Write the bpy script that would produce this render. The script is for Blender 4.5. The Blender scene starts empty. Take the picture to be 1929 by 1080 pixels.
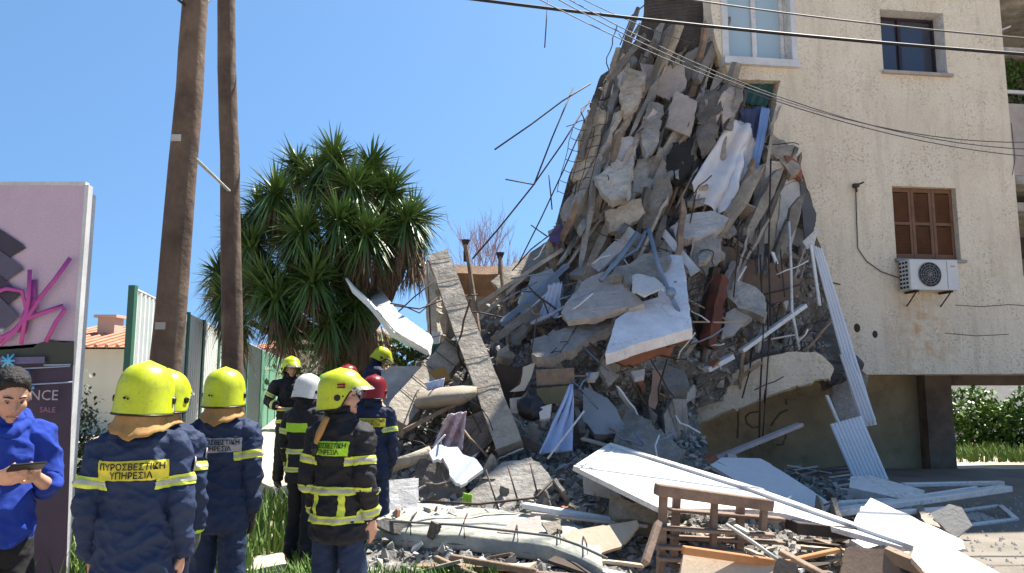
import bpy, bmesh, math, random
from mathutils import Vector, Matrix, noise, geometry
from mathutils.bvhtree import BVHTree
R = math.radians
random.seed(7)
S = bpy.context.scene
COL = S.collection
# ---------------------------------------------------------------- camera, sky, sun, exposure
FPX = 1393.0; CX = 964.5; CY = 540.0; PITCH = math.atan(175 / FPX); CAMZ = 1.68
cam = bpy.data.cameras.new('camera'); cam.sensor_width = 36; cam.lens = FPX / 1929 * 36
cam.clip_start = .05; cam.clip_end = 2000
co = bpy.data.objects.new('camera', cam); COL.objects.link(co)
co.location = (0, 0, CAMZ); co.rotation_euler = (R(90) + PITCH, 0, 0); S.camera = co
SUN_EL = R(61); SUN_AZ = R(44)          # azimuth from +Y towards +X
w = bpy.data.worlds.new('World'); S.world = w; w.use_nodes = True
nt = w.node_tree; bg = nt.nodes['Background']
sky = nt.nodes.new('ShaderNodeTexSky'); sky.sky_type = 'NISHITA'; sky.sun_disc = False
sky.sun_elevation = SUN_EL; sky.sun_rotation = SUN_AZ; sky.air_density = 1.0; sky.dust_density = .4; sky.ozone_density = 1.6
tcw = nt.nodes.new('ShaderNodeTexCoord'); va = nt.nodes.new('ShaderNodeVectorMath'); va.operation = 'ADD'; va.inputs[1].default_value = (0, 0, .30)
vn = nt.nodes.new('ShaderNodeVectorMath'); vn.operation = 'NORMALIZE'; nt.links.new(tcw.outputs['Generated'], va.inputs[0]); nt.links.new(va.outputs[0], vn.inputs[0]); nt.links.new(vn.outputs[0], sky.inputs[0])
tm_ = nt.nodes.new('ShaderNodeMix'); tm_.data_type = 'RGBA'; tm_.blend_type = 'MULTIPLY'; tm_.inputs[0].default_value = 1; tm_.inputs[7].default_value = (.70, .90, .97, 1)
nt.links.new(sky.outputs[0], tm_.inputs[6]); nt.links.new(tm_.outputs[2], bg.inputs[0]); bg.inputs[1].default_value = .082
sl = bpy.data.lights.new('sun', 'SUN'); sl.energy = 5.0; sl.angle = R(.5); sl.color = (1, .95, .86)
so = bpy.data.objects.new('sun', sl); COL.objects.link(so)
sd = Vector((math.cos(SUN_EL) * math.sin(SUN_AZ), math.cos(SUN_EL) * math.cos(SUN_AZ), math.sin(SUN_EL)))
so.rotation_euler = sd.to_track_quat('Z', 'Y').to_euler(); so.location = (20, 20, 30)
S.view_settings.view_transform = 'Standard'; S.view_settings.look = 'None'
S.view_settings.exposure = 1.5; S.view_settings.gamma = 1
# ---------------------------------------------------------------- pixel -> world point at a chosen depth
cP, sP = math.cos(PITCH), math.sin(PITCH)
def ray(px, py):
    x = (px - CX) / FPX; y = (CY - py) / FPX
    return Vector((x, cP - y * sP, sP + y * cP))
C0 = Vector((0, 0, CAMZ))
def P(px, py, Y):
    r = ray(px, py); return C0 + r * (Y / r.y)
def G(px, py, z=0.0):
    r = ray(px, py); return C0 + r * ((z - CAMZ) / r.z)
def onplane(px, py, p0, n):
    r = ray(px, py); d = r.dot(n)
    return C0 + r * ((p0 - C0).dot(n) / d)
# ---------------------------------------------------------------- tags
def tag(o, label=None, cat=None, group=None, kind=None):
    if label: o['label'] = label
    if cat: o['category'] = cat
    if group: o['group'] = group
    if kind: o['kind'] = kind
    return o
def empty(name, loc, label, cat, group=None, rz=0):
    o = bpy.data.objects.new(name, None); o.empty_display_size = .2; COL.objects.link(o)
    o.location = loc; o.rotation_euler = (0, 0, rz)
    return tag(o, label, cat, group)
def link(name, me, mat, parent=None):
    o = bpy.data.objects.new(name, me); COL.objects.link(o)
    if mat is not None: me.materials.append(mat)
    if parent is not None: o.parent = parent
    return o
def mk(name, bm, mat, parent=None, smooth=False, origin=True):
    """bmesh in WORLD coordinates (top level: origin moved to its base) or in the parent's local coordinates"""
    me = bpy.data.meshes.new(name)
    off = Vector((0, 0, 0))
    if parent is None and origin and len(bm.verts):
        lo = Vector([min(v.co[i] for v in bm.verts) for i in range(3)]); hi = Vector([max(v.co[i] for v in bm.verts) for i in range(3)])
        off = Vector(((lo.x + hi.x) / 2, (lo.y + hi.y) / 2, lo.z))
        bmesh.ops.translate(bm, verts=bm.verts, vec=-off)
    elif parent is not None:
        off0 = parent.matrix_world_inv if hasattr(parent, 'matrix_world_inv') else None
    bmesh.ops.recalc_face_normals(bm, faces=bm.faces)
    if smooth:
        for f in bm.faces: f.smooth = True
    bm.to_mesh(me); bm.free()
    o = link(name, me, mat, parent); o.location = off
    return o
# ---------------------------------------------------------------- materials
MATS = {}
def M(name, c, c2=None, sc=2.0, rough=.85, bump=.25, bsc=25., speck=None, spsc=30., spth=.62, grime=0, gcol=(.06, .05, .04), gsc=1.2, vary=.12, metal=0, spec=.3, wave=None, trans=0, ssc=None, crack=0):
    if name in MATS: return MATS[name]
    m = bpy.data.materials.new(name); m.use_nodes = True; MATS[name] = m
    t = m.node_tree; N = t.nodes; L = t.links; b = N['Principled BSDF']
    b.inputs['Roughness'].default_value = rough; b.inputs['Metallic'].default_value = metal
    b.inputs['Specular IOR Level'].default_value = spec
    tc = N.new('ShaderNodeTexCoord'); vec = tc.outputs['Object']
    def noi(scale, det=6, ro=.6, v=None):
        n = N.new('ShaderNodeTexNoise'); n.inputs['Scale'].default_value = scale; n.inputs['Detail'].default_value = det
        n.inputs['Roughness'].default_value = ro; L.new(v or vec, n.inputs['Vector']); return n
    def ramp(src, a, bb):
        r = N.new('ShaderNodeMapRange'); r.inputs[1].default_value = a; r.inputs[2].default_value = bb; L.new(src, r.inputs[0]); return r.outputs[0]
    def mix(fac, A, B, mode='MIX'):
        x = N.new('ShaderNodeMix'); x.data_type = 'RGBA'; x.blend_type = mode
        if isinstance(fac, float): x.inputs[0].default_value = fac
        else: L.new(fac, x.inputs[0])
        for i, q in ((6, A), (7, B)):
            if isinstance(q, tuple): x.inputs[i].default_value = (*q, 1)
            else: L.new(q, x.inputs[i])
        return x.outputs[2]
    c2 = c2 or tuple(k * .7 for k in c)
    col = mix(ramp(noi(sc).outputs[0], .35, .65), c, c2)
    fine = noi(bsc * 2.5, 3)
    col = mix(.35, col, mix(ramp(fine.outputs[0], .3, .7), (.55, .55, .55), (1., 1., 1.)), 'MULTIPLY')
    if grime:
        col = mix(ramp(noi(gsc, 10, .7).outputs[0], .62 - grime * .25, .78), col, gcol)
    if crack:
        dn_ = noi(3.0, 4); va_ = N.new('ShaderNodeVectorMath'); va_.operation = 'MULTIPLY_ADD'; L.new(dn_.outputs[1], va_.inputs[0]); va_.inputs[1].default_value = (.5, .5, .5); L.new(vec, va_.inputs[2])
        vr = N.new('ShaderNodeTexVoronoi'); vr.feature = 'DISTANCE_TO_EDGE'; vr.inputs['Scale'].default_value = crack; L.new(va_.outputs[0], vr.inputs['Vector'])
        ck = ramp(vr.outputs['Distance'], -.006, .012); col = mix(ck, tuple(k * .6 for k in c2), col)
        big = noi(crack * .8, 9, .75); col = mix(.55, col, mix(ramp(big.outputs[0], .36, .62), (.42, .41, .4), (1.15, 1.13, 1.1)), 'MULTIPLY')
    if speck:
        sf = N.new('ShaderNodeMath'); sf.operation = 'MULTIPLY'; L.new(ramp(noi(spsc, 3, .6).outputs[0], spth, spth + .05), sf.inputs[0]); L.new(ramp(noi(spsc * .06, 4).outputs[0], .38, .6), sf.inputs[1])
        col = mix(sf.outputs[0], col, speck)
    if vary:
        oi = N.new('ShaderNodeObjectInfo'); h = N.new('ShaderNodeHueSaturation')
        L.new(ramp(oi.outputs['Random'], 0, 1), h.inputs['Value'])
        r = N.new('ShaderNodeMapRange'); r.inputs[3].default_value = 1 - vary; r.inputs[4].default_value = 1 + vary
        L.new(oi.outputs['Random'], r.inputs[0]); L.new(r.outputs[0], h.inputs['Value']); L.new(col, h.inputs['Color']); col = h.outputs[0]
    L.new(col, b.inputs['Base Color'])
    if trans: b.inputs['Transmission Weight'].default_value = trans
    hsrc = noi(bsc, 8, .65).outputs[0]
    if wave:
        wv = N.new('ShaderNodeTexWave'); wv.bands_direction = wave[0]; wv.inputs['Scale'].default_value = wave[1]; wv.inputs['Distortion'].default_value = wave[2]
        wv.wave_profile = 'SIN'; L.new(vec, wv.inputs['Vector'])
        a = N.new('ShaderNodeMath'); a.operation = 'MULTIPLY_ADD'; L.new(wv.outputs[1], a.inputs[0]); a.inputs[1].default_value = wave[3]; L.new(hsrc, a.inputs[2]); hsrc = a.outputs[0]
    bp = N.new('ShaderNodeBump'); bp.inputs['Strength'].default_value = bump; bp.inputs['Distance'].default_value = .03
    L.new(hsrc, bp.inputs['Height']); L.new(bp.outputs[0], b.inputs['Normal'])
    return m
def glassy(name, c, rough=.05):
    m = bpy.data.materials.new(name); m.use_nodes = True; b = m.node_tree.nodes['Principled BSDF']
    b.inputs['Base Color'].default_value = (*c, 1); b.inputs['Roughness'].default_value = rough; b.inputs['Specular IOR Level'].default_value = .8
    return m
concrete = M('concrete', crack=2.2, c=(.46, .43, .39), c2=(.26, .24, .215), sc=3, bump=.9, bsc=14, grime=.5, gcol=(.14, .125, .11), vary=.32)
concrete_tan = M('concrete_tan', crack=2.2, c=(.50, .44, .36), c2=(.31, .27, .22), sc=4, bump=.9, bsc=14, grime=.45, gcol=(.17, .145, .115), vary=.28)
concrete_dark = M('concrete_dark', crack=2.2, c=(.23, .21, .19), c2=(.11, .10, .09), sc=3, bump=.7, grime=.4)
rubble_m = M('rubble', (.27, .245, .215), (.12, .11, .095), 1.6, bump=.9, bsc=14, speck=(.45, .43, .42), spsc=9, spth=.62, vary=0)
gravel_m = M('gravel', (.46, .43, .39), (.24, .225, .2), 1.1, bump=.5, bsc=20, vary=.1)
plaster_w = M('plaster_white', (.6, .59, .59), (.46, .45, .44), 2.5, bump=.35, crack=1.3, grime=.25, gcol=(.3, .27, .24))
plaster_p = M('plaster_pale', (.5, .44, .40), (.38, .33, .30), 1.5, bump=.35, crack=1.4, grime=.2, gcol=(.28, .24, .21))
stucco = M('stucco', (.82, .715, .555), (.73, .62, .475), .9, bump=1.0, bsc=16, speck=(.47, .39, .29), spsc=26, spth=.56, grime=.22, gcol=(.5, .385, .25), gsc=.7, vary=0)
white_paint = M('white_paint', (.8, .79, .77), (.7, .69, .67), 2, rough=.5, bump=.1, grime=.5, gcol=(.52, .48, .42), gsc=2.5, speck=(.42, .38, .33), spsc=22, spth=.56, crack=.6, vary=.04)
white_dirty = M('white_dirty', (.72, .72, .72), (.58, .58, .58), 3, rough=.6, bump=.1, grime=.25, gcol=(.34, .31, .28))
beige_board = M('beige_board', (.55, .44, .32), (.44, .34, .24), 2, rough=.7, bump=.15, grime=.15, gcol=(.3, .22, .15))
wood = M('weathered_wood', (.30, .215, .15), (.17, .115, .08), 5, bump=.4, grime=.3, wave=('X', 3, 6, .3))
wood_orange = M('orange_wood', (.5, .23, .09), (.38, .16, .06), 4, rough=.5, bump=.15)
wood_brown = M('brown_board', (.22, .15, .10), (.15, .10, .07), 3, rough=.6, bump=.15)
wood_dark = M('dark_wood', (.07, .05, .04), (.04, .03, .022), 3, bump=.3)
steel_rust = M('rusty_steel', (.09, .06, .05), (.05, .04, .035), 6, rough=.7, bump=.3, metal=.3)
steel_blue = M('blue_grey_metal', (.22, .27, .34), (.15, .19, .25), 3, rough=.45, bump=.1, grime=.3, metal=.2)
brick_m = M('red_brick', (.38, .16, .09), (.26, .11, .07), 5, bump=.5, grime=.3, gcol=(.25, .2, .17))
olive_m = M('olive_plaster', (.42, .34, .21), (.31, .25, .15), 1.5, bump=.3, bsc=12, grime=.4, gcol=(.1, .085, .05), vary=0)
cloth_blue = M('pale_blue_cloth', (.46, .54, .72), (.38, .46, .66), 2, rough=.9, bump=.1)
cloth_white = M('white_cloth', (.68, .67, .68), (.6, .59, .62), 2, rough=.9, bump=.15)
cable_m = M('black_cable', (.02, .02, .022), rough=.6, bump=0, vary=0)
cable_g = M('grey_cable', (.10, .10, .11), rough=.6, bump=0, vary=0)
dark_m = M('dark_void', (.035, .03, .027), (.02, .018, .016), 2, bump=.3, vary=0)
pole_m = M('pole_wood', (.145, .10, .07), (.07, .046, .034), 3, bump=.6, bsc=10, wave=('X', 4, 4, .5), grime=.3, gcol=(.07, .045, .03), vary=0)
ground_m = M('earth', (.46, .39, .30), (.37, .31, .24), .8, bump=.6, bsc=9, speck=(.45, .42, .38), spsc=14, spth=.66, grime=.3, gcol=(.2, .18, .1), gsc=.5, vary=0)
leaf_y = M('yucca_leaf', (.13, .21, .05), (.06, .115, .03), 1.5, rough=.45, bump=.05, spec=.5, vary=0)
leaf_dead = M('dead_leaf', (.27, .17, .10), (.13, .09, .06), 2, bump=.1, vary=0)
leaf_olive = M('olive_leaf', (.15, .18, .095), (.09, .12, .055), 1.3, rough=.6, bump=.05, vary=0)
leaf_ivy = M('ivy_leaf', (.05, .12, .025), (.12, .2, .03), .9, rough=.45, bump=.05, vary=0)
grass_m = M('grass_blade', (.15, .24, .045), (.09, .16, .03), .8, rough=.6, bump=0, vary=0)
bark = M('bark', (.16, .115, .08), (.08, .06, .045), 6, bump=.8, vary=0)
# dirt with a shape of its own on the stucco: rain streaks and the rust below the air conditioner (added in the wall's own coordinates)
def stain_stucco(cx, cz):
    t = stucco.node_tree; N = t.nodes; L = t.links; b = N['Principled BSDF']; src = b.inputs['Base Color'].links[0].from_socket
    tc = N.new('ShaderNodeTexCoord'); mp = N.new('ShaderNodeMapping'); mp.inputs['Scale'].default_value = (3.2, 3.2, .35); L.new(tc.outputs['Object'], mp.inputs[0])
    n = N.new('ShaderNodeTexNoise'); n.inputs['Scale'].default_value = 1.6; n.inputs['Detail'].default_value = 8; n.inputs['Roughness'].default_value = .7; L.new(mp.outputs[0], n.inputs['Vector'])
    r = N.new('ShaderNodeMapRange'); r.inputs[1].default_value = .5; r.inputs[2].default_value = .75; r.inputs[4].default_value = .55; L.new(n.outputs[0], r.inputs[0])
    m1 = N.new('ShaderNodeMix'); m1.data_type = 'RGBA'; m1.inputs[7].default_value = (.42, .34, .25, 1); L.new(r.outputs[0], m1.inputs[0]); L.new(src, m1.inputs[6])
    mp2 = N.new('ShaderNodeMapping'); mp2.inputs['Location'].default_value = (-cx * 1.25, 0, -cz * .9); mp2.inputs['Scale'].default_value = (1.25, 0, .9); L.new(tc.outputs['Object'], mp2.inputs[0])
    ln = N.new('ShaderNodeVectorMath'); ln.operation = 'LENGTH'; L.new(mp2.outputs[0], ln.inputs[0])
    f = N.new('ShaderNodeMapRange'); f.inputs[1].default_value = .95; f.inputs[2].default_value = .1; L.new(ln.outputs['Value'], f.inputs[0])
    n2 = N.new('ShaderNodeTexNoise'); n2.inputs['Scale'].default_value = 7; n2.inputs['Detail'].default_value = 8; L.new(tc.outputs['Object'], n2.inputs['Vector'])
    q = N.new('ShaderNodeMapRange'); q.inputs[1].default_value = .42; q.inputs[2].default_value = .66; L.new(n2.outputs[0], q.inputs[0])
    mu = N.new('ShaderNodeMath'); mu.operation = 'MULTIPLY'; L.new(f.outputs[0], mu.inputs[0]); L.new(q.outputs[0], mu.inputs[1])
    m2 = N.new('ShaderNodeMix'); m2.data_type = 'RGBA'; m2.inputs[7].default_value = (.56, .36, .2, 1); L.new(mu.outputs[0], m2.inputs[0]); L.new(m1.outputs[2], m2.inputs[6]); L.new(m2.outputs[2], b.inputs['Base Color'])
# ---------------------------------------------------------------- shape helpers
def box_bm(bm, c, s, rot=None):
    mt = Matrix.Translation(c) @ (rot.to_4x4() if rot is not None else Matrix.Identity(4)) @ Matrix.Diagonal((*s, 1))
    return bmesh.ops.create_cube(bm, size=1, matrix=mt)['verts']
def basis(zdir, up=Vector((0, 0, 1))):
    z = zdir.normalized(); x = up.cross(z)
    if x.length < 1e-4: x = Vector((1, 0, 0)).cross(z)
    x.normalize(); y = z.cross(x)
    return Matrix((x, y, z)).transposed()
def tube_bm(bm, pts, r, n=8, cap=True, r1=None, jit=0):
    pts = [Vector(p) for p in pts]; rings = []
    up = Vector((.13, .21, .97))
    for i, p in enumerate(pts):
        d = (pts[min(i + 1, len(pts) - 1)] - pts[max(i - 1, 0)]).normalized()
        B = basis(d, up); rr = r if r1 is None else r + (r1 - r) * i / (len(pts) - 1)
        if jit: rr *= 1 + random.uniform(-jit, jit)
        rings.append([bm.verts.new(p + B @ Vector((math.cos(a) * rr, math.sin(a) * rr, 0))) for a in [2 * math.pi * k / n for k in range(n)]])
    for a, b in zip(rings, rings[1:]):
        for k in range(n): bm.faces.new((a[k], a[(k + 1) % n], b[(k + 1) % n], b[k]))
    if cap: bm.faces.new(rings[0][::-1]); bm.faces.new(rings[-1])
def loft(bm, rings, n=16):
    """rings: (center, xaxis*rx, yaxis*ry)"""
    R_ = []
    for c, ax, ay in rings:
        R_.append([bm.verts.new(Vector(c) + Vector(ax) * math.cos(a) + Vector(ay) * math.sin(a)) for a in [2 * math.pi * k / n for k in range(n)]])
    for a, b in zip(R_, R_[1:]):
        for k in range(n): bm.faces.new((a[k], a[(k + 1) % n], b[(k + 1) % n], b[k]))
    bm.faces.new(R_[0][::-1]); bm.faces.new(R_[-1])
def fbm(p, s, o=4):
    return noise.fractal(Vector(p) * s, 1.0, 2.0, o)
def sagline(a, b, sag, n=14, wig=0):
    a, b = Vector(a), Vector(b); out = []
    for i in range(n + 1):
        t = i / n; p = a.lerp(b, t); p.z -= sag * 4 * t * (1 - t)
        if wig and 0 < i < n: p += Vector((random.gauss(0, wig), random.gauss(0, wig), random.gauss(0, wig)))
        out.append(p)
    return out
def jagged(pts, step, jag, seed):
    """resample a closed outline (2D list) and break its edges: straight chips of uneven length with sharp corners"""
    rnd = random.Random(seed); out = []
    for i, a in enumerate(pts):
        b = pts[(i + 1) % len(pts)]; a = Vector(a); b = Vector(b); L = (b - a).length
        out.append(a.copy())
        if L < 1e-5: continue
        u = (b - a) / L; nrm = Vector((-u.y, u.x)); t = 0; off = 0
        while True:
            t += step * rnd.choice((.35, .5, 1, 1.8, 3.2))
            if t > L - step * .3: break
            if rnd.random() < .45: off = rnd.gauss(0, jag * .75)
            p = a + u * t + nrm * (off + rnd.gauss(0, jag * .12)); out.append(p)
            if rnd.random() < .2: out.append(p + nrm * rnd.uniform(-1, 1) * jag * .8 + u * step * .05)
    return out
def extrude_outline(bm, o2, holes, to3, th_vec, jag_back=0):
    loops = [o2] + holes
    tess = geometry.tessellate_polygon([[Vector((p[0], p[1], 0)) for p in l] for l in loops])
    flat = [p for l in loops for p in l]
    F = [bm.verts.new(to3(p)) for p in flat]
    rnd = random.Random(len(flat))
    Bk = [bm.verts.new(v.co + th_vec * (1 + (rnd.uniform(-jag_back, jag_back) if jag_back else 0))) for v in F]
    for t in tess:
        try: bm.faces.new([F[i] for i in t]); bm.faces.new([Bk[i] for i in reversed(t)])
        except ValueError: pass
    s = 0
    for l in loops:
        for k in range(len(l)):
            a, b = s + k, s + (k + 1) % len(l)
            try: bm.faces.new((F[a], F[b], Bk[b], Bk[a]))
            except ValueError: pass
        s += len(l)
SID = [0]
def slab(name, poly, Y0, n=(0, -.8, .6), th=.1, mat=None, label=None, cat=None, group=None, jag=.02, step=.065, parent=None, rough_s=0, kind=None):
    """a broken plate: pixel outline laid on a real plane through depth Y0 with normal n, given its thickness"""
    SID[0] += 1; n = Vector(n).normalized()
    if not rough_s and jag >= .01 and th >= .04 and mat in (concrete, concrete_tan, concrete_dark, plaster_w, plaster_p, brick_m): rough_s = .012
    mx = sum(p[0] for p in poly) / len(poly); my = sum(p[1] for p in poly) / len(poly)
    c = P(mx, my, Y0); pts = [onplane(p[0], p[1], c, n) for p in poly]
    B = basis(n); Bi = B.transposed()
    l2 = [(Bi @ (p - c)).xy for p in pts]
    o2 = jagged(l2, step, jag, SID[0]) if jag > 0 else [Vector(p) for p in l2]
    bm = bmesh.new()
    extrude_outline(bm, o2, [], lambda p: c + B @ Vector((p[0], p[1], 0)), -n * th, .25 if jag > .015 else 0)
    if rough_s:
        bmesh.ops.triangulate(bm, faces=bm.faces)
        for it in range(2):
            ed = [e for e in bm.edges if e.calc_length() > .14]
            if ed: bmesh.ops.subdivide_edges(bm, edges=ed, cuts=1)
            bmesh.ops.triangulate(bm, faces=[f for f in bm.faces if len(f.verts) > 3])
        for v in bm.verts: v.co += Vector((fbm(v.co, 5), fbm(v.co + Vector((9, 0, 0)), 5), fbm(v.co + Vector((0, 9, 0)), 5))) * rough_s
    o = mk(name, bm, mat, parent)
    return tag(o, label, cat, group, kind)
def bar(name, a, b, w_, h_, mat, label=None, cat=None, group=None, parent=None, up=(0, 0, 1), bev=.006, rough_s=0, taper=1, bend=0):
    """a straight length of timber, rail or concrete between two pixel+depth ends"""
    a = P(*a) if len(a) == 3 and not isinstance(a, Vector) else a; b = P(*b) if not isinstance(b, Vector) else b
    bm = bmesh.new(); d = b - a; B = basis(d, Vector(up)); n = max(1, int(d.length / .12)) if (rough_s or bend) else 1
    rings = []
    for i in range(n + 1):
        t = i / n; c = a.lerp(b, t) - Vector((0, 0, bend * 4 * t * (1 - t))); k = 1 + (taper - 1) * t
        rings.append([bm.verts.new(c + B @ Vector((x * w_ / 2 * k, y * h_ / 2 * k, 0))) for x, y in ((-1, -1), (1, -1), (1, 1), (-1, 1))])
    for p, q in zip(rings, rings[1:]):
        for k in range(4): bm.faces.new((p[k], p[(k + 1) % 4], q[(k + 1) % 4], q[k]))
    bm.faces.new(rings[0][::-1]); bm.faces.new(rings[-1])
    if rough_s:
        bmesh.ops.subdivide_edges(bm, edges=bm.edges[:], cuts=1, use_grid_fill=True)
        for v in bm.verts: v.co += Vector((fbm(v.co, 6), fbm(v.co + Vector((9, 0, 0)), 6), fbm(v.co + Vector((0, 9, 0)), 6))) * rough_s
    elif bev: bmesh.ops.bevel(bm, geom=bm.edges[:], offset=min(bev, w_ * .2, h_ * .2), segments=1, affect='EDGES')
    return tag(mk(name, bm, mat, parent), label, cat, group)
def pipe(name, pts, r, mat, label=None, cat=None, group=None, parent=None, n=8, px=True):
    bm = bmesh.new(); tube_bm(bm, [P(*p) if px else p for p in pts], r, n)
    return tag(mk(name, bm, mat, parent, smooth=True), label, cat, group)
TS = bpy.data.scenes.new('workbench')        # a side scene only for evaluating modifiers and text, removed at the end
def evaluate(o):
    TS.collection.objects.link(o)
    with bpy.context.temp_override(scene=TS, view_layer=TS.view_layers[0]):
        dg = bpy.context.evaluated_depsgraph_get(); me = bpy.data.meshes.new_from_object(o.evaluated_get(dg), depsgraph=dg)
    bpy.data.objects.remove(o); return me
def text_bm(body, size, bold=.0, align='CENTER', res=2):
    cu = bpy.data.curves.new('tmp', 'FONT'); cu.body = body; cu.size = size; cu.align_x = align; cu.resolution_u = res; cu.offset = bold; cu.space_line = .95
    me = evaluate(bpy.data.objects.new('tmp', cu))
    bm = bmesh.new(); bm.from_mesh(me); bpy.data.curves.remove(cu); bpy.data.meshes.remove(me)
    return bm
# ================================================================ SETTING
bm = bmesh.new()
bmesh.ops.create_grid(bm, x_segments=120, y_segments=120, size=400)
for v in bm.verts:
    # denser near the camera, flat
    v.co.x = math.copysign(abs(v.co.x / 400) ** 2.2 * 500, v.co.x); v.co.y = math.copysign(abs(v.co.y / 400) ** 2.2 * 500, v.co.y)
    d = v.co.xy.length
    v.co.z = -.02 + (.025 * fbm(v.co, .8) if d < 40 else 0)
tag(mk('ground', bm, ground_m, origin=False), kind='structure')
asph = M('asphalt', (.22, .19, .155), (.155, .135, .11), 1.5, bump=.5, bsc=20, speck=(.3, .28, .25), spsc=25, spth=.66, grime=.3, gcol=(.2, .17, .13), vary=0)
bm = bmesh.new()
vs = [bm.verts.new(p) for p in ((3.5, 2.0, .05), (14, 2.0, .05), (16, 13.9, .05), (3.5, 13.9, .05))]
bm.faces.new(vs); bmesh.ops.subdivide_edges(bm, edges=bm.edges[:], cuts=40, use_grid_fill=True)
for v in bm.verts: v.co += Vector((fbm(v.co, 1) * .15, fbm(v.co + Vector((5, 0, 0)), 1) * .15, .004 * fbm(v.co, 3)))
tag(mk('yard', bm, asph, origin=False), kind='structure')

# ---------------------------------------------------------------- the standing apartment building
AF = R(7.4); FU = Vector((math.cos(AF), math.sin(AF), 0)); FN = Vector((math.sin(AF), -math.cos(AF), 0))
F0 = P(1600, 600, 12.5); F0.z = 0
def Fp(px, py, d=0):          # pixel -> point on the facade plane pushed back by d
    return onplane(px, py, F0 - FN * d, FN)
def Fuz(px, py, d=0):
    p = Fp(px, py, d) - F0; return (p.dot(FU), p.z)
def F3(u, z, d=0): return F0 + FU * u + Vector((0, 0, z)) - FN * d
bld = empty('apartment_building', F0, 'cream stucco apartment building still standing beside the collapse, torn open on its left', 'building')
def loc(bm):                  # world -> building local
    bmesh.ops.translate(bm, verts=bm.verts, vec=-F0); return bm
HTOP = 11.2
zb = Fuz(1632, 706)[1]
outer_px = [(1632, 706), (1616, 690), (1600, 648), (1588, 622), (1566, 560), (1556, 520), (1546, 470), (1528, 420), (1530, 380), (1515, 335), (1500, 300), (1478, 285), (1452, 262), (1448, 240), (1462, 200), (1470, 152), (1400, 150), (1372, 140), (1352, 90), (1342, 40)]
o2 = [Vector(Fuz(*p)) for p in outer_px]
o2 = jagged(o2 + [Vector((Fuz(1340, 0)[0] - .05, 9.0))], .09, .018, 5)
# remove the jag on the long closing edge: rebuild it straight
k = min(range(len(o2)), key=lambda i: abs(o2[i].y - 9.0) + abs(o2[i].x - Fuz(1340, 0)[0] + .05))
o2 = o2[:k + 1] + [Vector((o2[k].x, HTOP))]
uR = Fuz(1893, 120)[0]
o2 += [Vector((uR, HTOP)), Vector((uR, zb + .02)), ]
def rect_px(x0, y0, x1, y1):
    a = Fuz(x0, y0); b = Fuz(x1, y0); c = Fuz((x0 + x1) / 2, y1)
    return (a[0], c[1], b[0], a[1])          # u0,z0,u1,z1
W1 = rect_px(1657, 17, 1776, 137); W2 = rect_px(1680, 350, 1800, 489); W0 = rect_px(1366, -90, 1482, 112)
holes = [[Vector((r[0], r[1])), Vector((r[2], r[1])), Vector((r[2], r[3])), Vector((r[0], r[3]))] for r in (W1, W2, W0)]
bm = bmesh.new(); extrude_outline(bm, o2, holes, lambda p: F3(p[0], p[1]), -FN * .32)
mk('wall', loc(bm), stucco, bld)
_s = Fp(1735, 625) - F0; stain_stucco(_s.x, _s.z)
# reveals painted
def reveal(r, d, mat):
    bm = bmesh.new(); t = .006
    for (a, b) in (((r[0], r[1]), (r[0], r[3])), ((r[2], r[1]), (r[2], r[3])), ((r[0], r[3]), (r[2], r[3])), ((r[0], r[1]), (r[2], r[1]))):
        cu, cz = (a[0] + b[0]) / 2, (a[1] + b[1]) / 2
        s = (t if a[0] == b[0] else abs(b[0] - a[0]), d, t if a[1] == b[1] else abs(b[1] - a[1]))
        box_bm(bm, F3(cu, cz, d / 2 + .004), s, Matrix((FU, -FN, Vector((0, 0, 1)))).transposed())
    return bm
FR = Matrix((FU, -FN, Vector((0, 0, 1)))).transposed()
def fbox(bm, u0, z0, u1, z1, d, th):     # box flush from depth d to d+th behind the facade
    box_bm(bm, F3((u0 + u1) / 2, (z0 + z1) / 2, d + th / 2), (abs(u1 - u0), th, abs(z1 - z0)), FR)
pane_m = glassy('window_glass', (.035, .04, .06), .04); pane_b = glassy('curtained_glass', (.36, .46, .5), .12)
frame_dk = M('brown_frame', (.035, .025, .03), (.03, .02, .025), 3, rough=.4, bump=.05)
curtain = M('curtain', (.3, .3, .34), (.22, .22, .27), 8, bump=.2)
def window(r, d, frame_mat, glass, split, fw=.05, name='window', lab=None, sill=True):
    f = mk(name, loc(reveal(r, d + .05, white_paint)), white_paint, bld)
    if lab: f['label'] = lab
    bm = bmesh.new(); u0, z0, u1, z1 = r; u0 += .01; u1 -= .01; z0 += .01; z1 -= .01
    fbox(bm, u0, z0, u0 + fw, z1, d, .06); fbox(bm, u1 - fw, z0, u1, z1, d, .06)
    fbox(bm, u0 + fw, z0, u1 - fw, z0 + fw, d, .058); fbox(bm, u0 + fw, z1 - fw, u1 - fw, z1, d, .058)
    for s in split: fbox(bm, u0 + (u1 - u0) * s - fw * .6, z0 + fw, u0 + (u1 - u0) * s + fw * .6, z1 - fw, d - .01, .06)
    mk('frame', loc(bm), frame_mat, f)
    prev = u0 + fw
    for s in list(split) + [1]:
        e = u0 + (u1 - u0) * s - (fw * .6 if s < 1 else fw); bm = bmesh.new(); fbox(bm, prev, z0 + fw, e, z1 - fw, d + .03, .01)
        mk('pane', loc(bm), glass, f); prev = e + fw * 1.2
    bm = bmesh.new(); fbox(bm, u0, z0, u1, z1, d + .12, .01); mk('curtain', loc(bm), curtain if glass is pane_m else white_dirty, f)
    return f
window(W1, .26, frame_dk, pane_m, [.42], .045, lab='dark brown sliding window with two panes')
w0 = window(W0, .22, white_paint, pane_b, [.5], .07, lab='tall white double window with pale blue curtained panes')
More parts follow.
